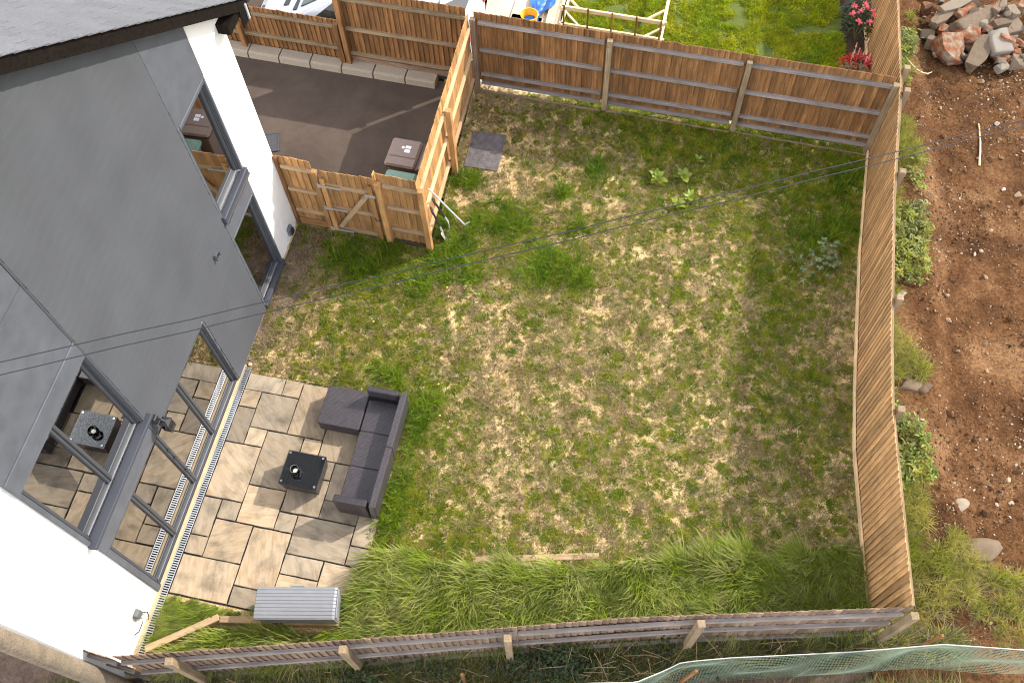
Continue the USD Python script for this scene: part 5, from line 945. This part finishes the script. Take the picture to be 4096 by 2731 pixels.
# verge on the soil side
def band(y0_, y1_, n, seed, wfun, off=.16):
    r_ = np.random.default_rng(seed); y = r_.uniform(y0_, y1_, n); w = wfun(y); x = rfx(y) + off + w * r_.random(n) ** 1.1; return np.c_[x, y, soil_z(x, y)]
wf = lambda y: np.interp(y, [2, 3.3, 4.2, 5.5, 7, 9.5, 12, 14, 18], [4.5, 2.6, 1.3, .95, .95, 1.0, .75, .75, .75])
vp = band(2.6, 17, 5200, 51, wf); cl = meshkit.fbm(f3(vp[:, :2], 1.4), 3, 52); vd = (vp[:, 0] - rfx(vp[:, 1])) / wf(vp[:, 1]); vp = vp[(cl > .3 + .3 * vd) | ((vp[:, 1] < 3.6) & (cl > .34))]
pro = [(blades(24, .06, .2, .0085, .7, 3, 130 + k), 'verge_blade') for k in range(4)] + [(blades(16, .07, .22, .006, .9, 3, 140), 'dry_blade')]
scatter('verge_grass', 'rough yellow green grass along the outside of the right hand fence', 'grass', pro, vp, np.random.default_rng(53).uniform(.5, 1.2, len(vp)))
vb_ = band(5.0, 14.5, 1500, 55, lambda y: wf(y) * .95); cl = meshkit.fbm(f3(vb_[:, :2], 1.1), 3, 57); vb_ = vb_[(cl > .5)]
pro = []
for k in range(4):
    r_ = np.random.default_rng(160 + k); pro.append((join(*[leaf_mesh(r_.uniform(.06, .13), r_.uniform(.02, .04), .3, 4, .2, base=(r_.normal(0, .04), r_.normal(0, .04), r_.uniform(.03, .2)), az=r_.uniform(0, 6.28), el=r_.uniform(0, .7)) for _ in range(16)]), ('willowherb_leaf', 'verge_blade', 'dock_leaf', 'willowherb_leaf')[k]))
scatter('verge_weeds', 'leafy yellow and grey green weeds along the outside of the right hand fence', 'weeds', pro, vb_, np.random.default_rng(56).uniform(.6, 1.2, len(vb_)))
# dark rough growth below the bottom fence
r_ = np.random.default_rng(61); x = r_.uniform(-7.8, 6.0, 5200); y = BF(x) - .08 - r_.uniform(0, 1.25, 5200); nety = np.interp(x, [-1.9, 1.3, 1.9, 2.6, 4.2, 5.4, 6.6], [2.02, 2.05, 2.3, 2.36, 2.44, 2.52, 2.42]); y = np.where((y < nety + .05) & (y > nety - .42) & (x > -1.9), nety + .06 + .2 * r_.random(5200), y); cl = meshkit.fbm(f3(np.c_[x, y], 1.5), 2, 62); ok = (x > -5.6) | (cl > .62); ub = np.c_[x, y, 0 * x - .03][ok]
pro = [(blades(20, .07, .3, .009, .8, 3, 170 + k), 'dark_blade') for k in range(4)] + [(blades(10, .08, .5, .011, .8, 3, 180), 'dry_blade'), (blades(8, .08, .6, .01, .9, 3, 182), 'dry_blade'), (blades(14, .07, .3, .013, .8, 3, 181), 'verge_blade')]
scatter('rough_grass', 'dark rough grass in the shade below the bottom fence', 'grass', pro, ub, r_.uniform(.5, 1.15, len(ub)))
bx = np.r_[r_.normal(.35, .35, 60), r_.normal(-2.0, .5, 18), r_.uniform(-3, 3, 24)]; by = BF(bx) - .12 - r_.uniform(.0, .35, len(bx)); bz_ = r_.uniform(.05, .4, len(bx))
pro = []
for k in range(3):
    r2 = np.random.default_rng(190 + k); pro.append((join(*[leaf_mesh(r2.uniform(.05, .085), r2.uniform(.035, .055), .3, 4, .2, base=(r2.normal(0, .07), r2.normal(0, .07), r2.uniform(0, .1)), az=r2.uniform(0, 6.28), el=r2.uniform(-.1, .5)) for _ in range(9)]), 'dark_leaf'))
scatter('bramble_thicket', 'dark bramble leaves crowding the foot of the bottom fence', 'brambles', pro, np.c_[bx, by, bz_], r_.uniform(.7, 1.2, len(bx)))
r_ = np.random.default_rng(65); ms = []
for i in range(110):
    x = r_.normal(1.4, .9) if i < 60 else r_.uniform(-4.5, 5.5); y = float(BF(x)) - r_.uniform(.12, .6); L = r_.uniform(.35, .8); a = r_.uniform(0, 6.28); l_ = r_.uniform(.2, .9)
    ms.append(tube(np.array([[x + math.cos(a) * l_ * L * t * t, y + math.sin(a) * l_ * L * t * t * .6, L * t * (1 - .25 * l_ * t)] for t in (0, .35, .7, 1)]), .004, 4))
solid('stalk_brown', (.26, .18, .09), .8)
o = obj('dry_stalks', join(*ms), 'stalk_brown'); tag(o, 'dead pale stalks standing in the rough growth below the bottom fence', 'dead stalks', kind='stuff')
# neighbour's lawn
npt = pts_in(nb_l.buffer(-.03).intersection(sbox(-2, 12, 9, 16.6)), 11000, 71, (Polygon([(5.95, 11.5), (6.5, 11.5), (7.2, 17), (6.5, 17)]),)); cl = meshkit.fbm(f3(npt, 3), 3, 72); npt = npt[cl > .4]
pro = [(blades(26, .055, .065, .014, .9, 2, 200 + k, hv=.6), 'bright_blade') for k in range(5)]
scatter('neighbour_grass', 'bright yellow green lawn grass behind the rear fence', 'grass', pro, np.c_[npt, np.zeros(len(npt))], np.random.default_rng(73).uniform(.6, 1.3, len(npt)))
# pebbles in the soil
r_ = np.random.default_rng(81); n = 26000; y = r_.uniform(2.5, 16.5, n); x = rfx(y) + .9 + r_.random(n) ** .9 * 4.6; s = np.exp(r_.normal(math.log(.02), .55, n)); s = np.clip(s, .007, .08); pk = meshkit.fbm(np.c_[x * .9, y * .9, 0 * x], 3, 83); kp = pk > np.random.default_rng(84).uniform(.3, .6, n); x, y, s, n = x[kp], y[kp], s[kp], int(kp.sum())
pro = [(rock(600 + k, 1.2, .9, .7, .15), 'pebble') for k in range(6)]
pro = [((trimesh.Trimesh(*p).simplify_quadric_decimation(face_count=60).vertices, trimesh.Trimesh(*p).simplify_quadric_decimation(face_count=60).faces), m) for p, m in pro] if hasattr(trimesh.Trimesh, 'simplify_quadric_decimation') and False else [((np.array(trimesh.convex.convex_hull(p[0][::5]).vertices), np.array(trimesh.convex.convex_hull(p[0][::5]).faces)), m) for p, m in pro]
scatter('pebbles', 'small pale pebbles and clods strewn over the bare reddish soil', 'pebbles', pro, np.c_[x, y, soil_z(x, y) + s * .1], s, tilt=2.0)
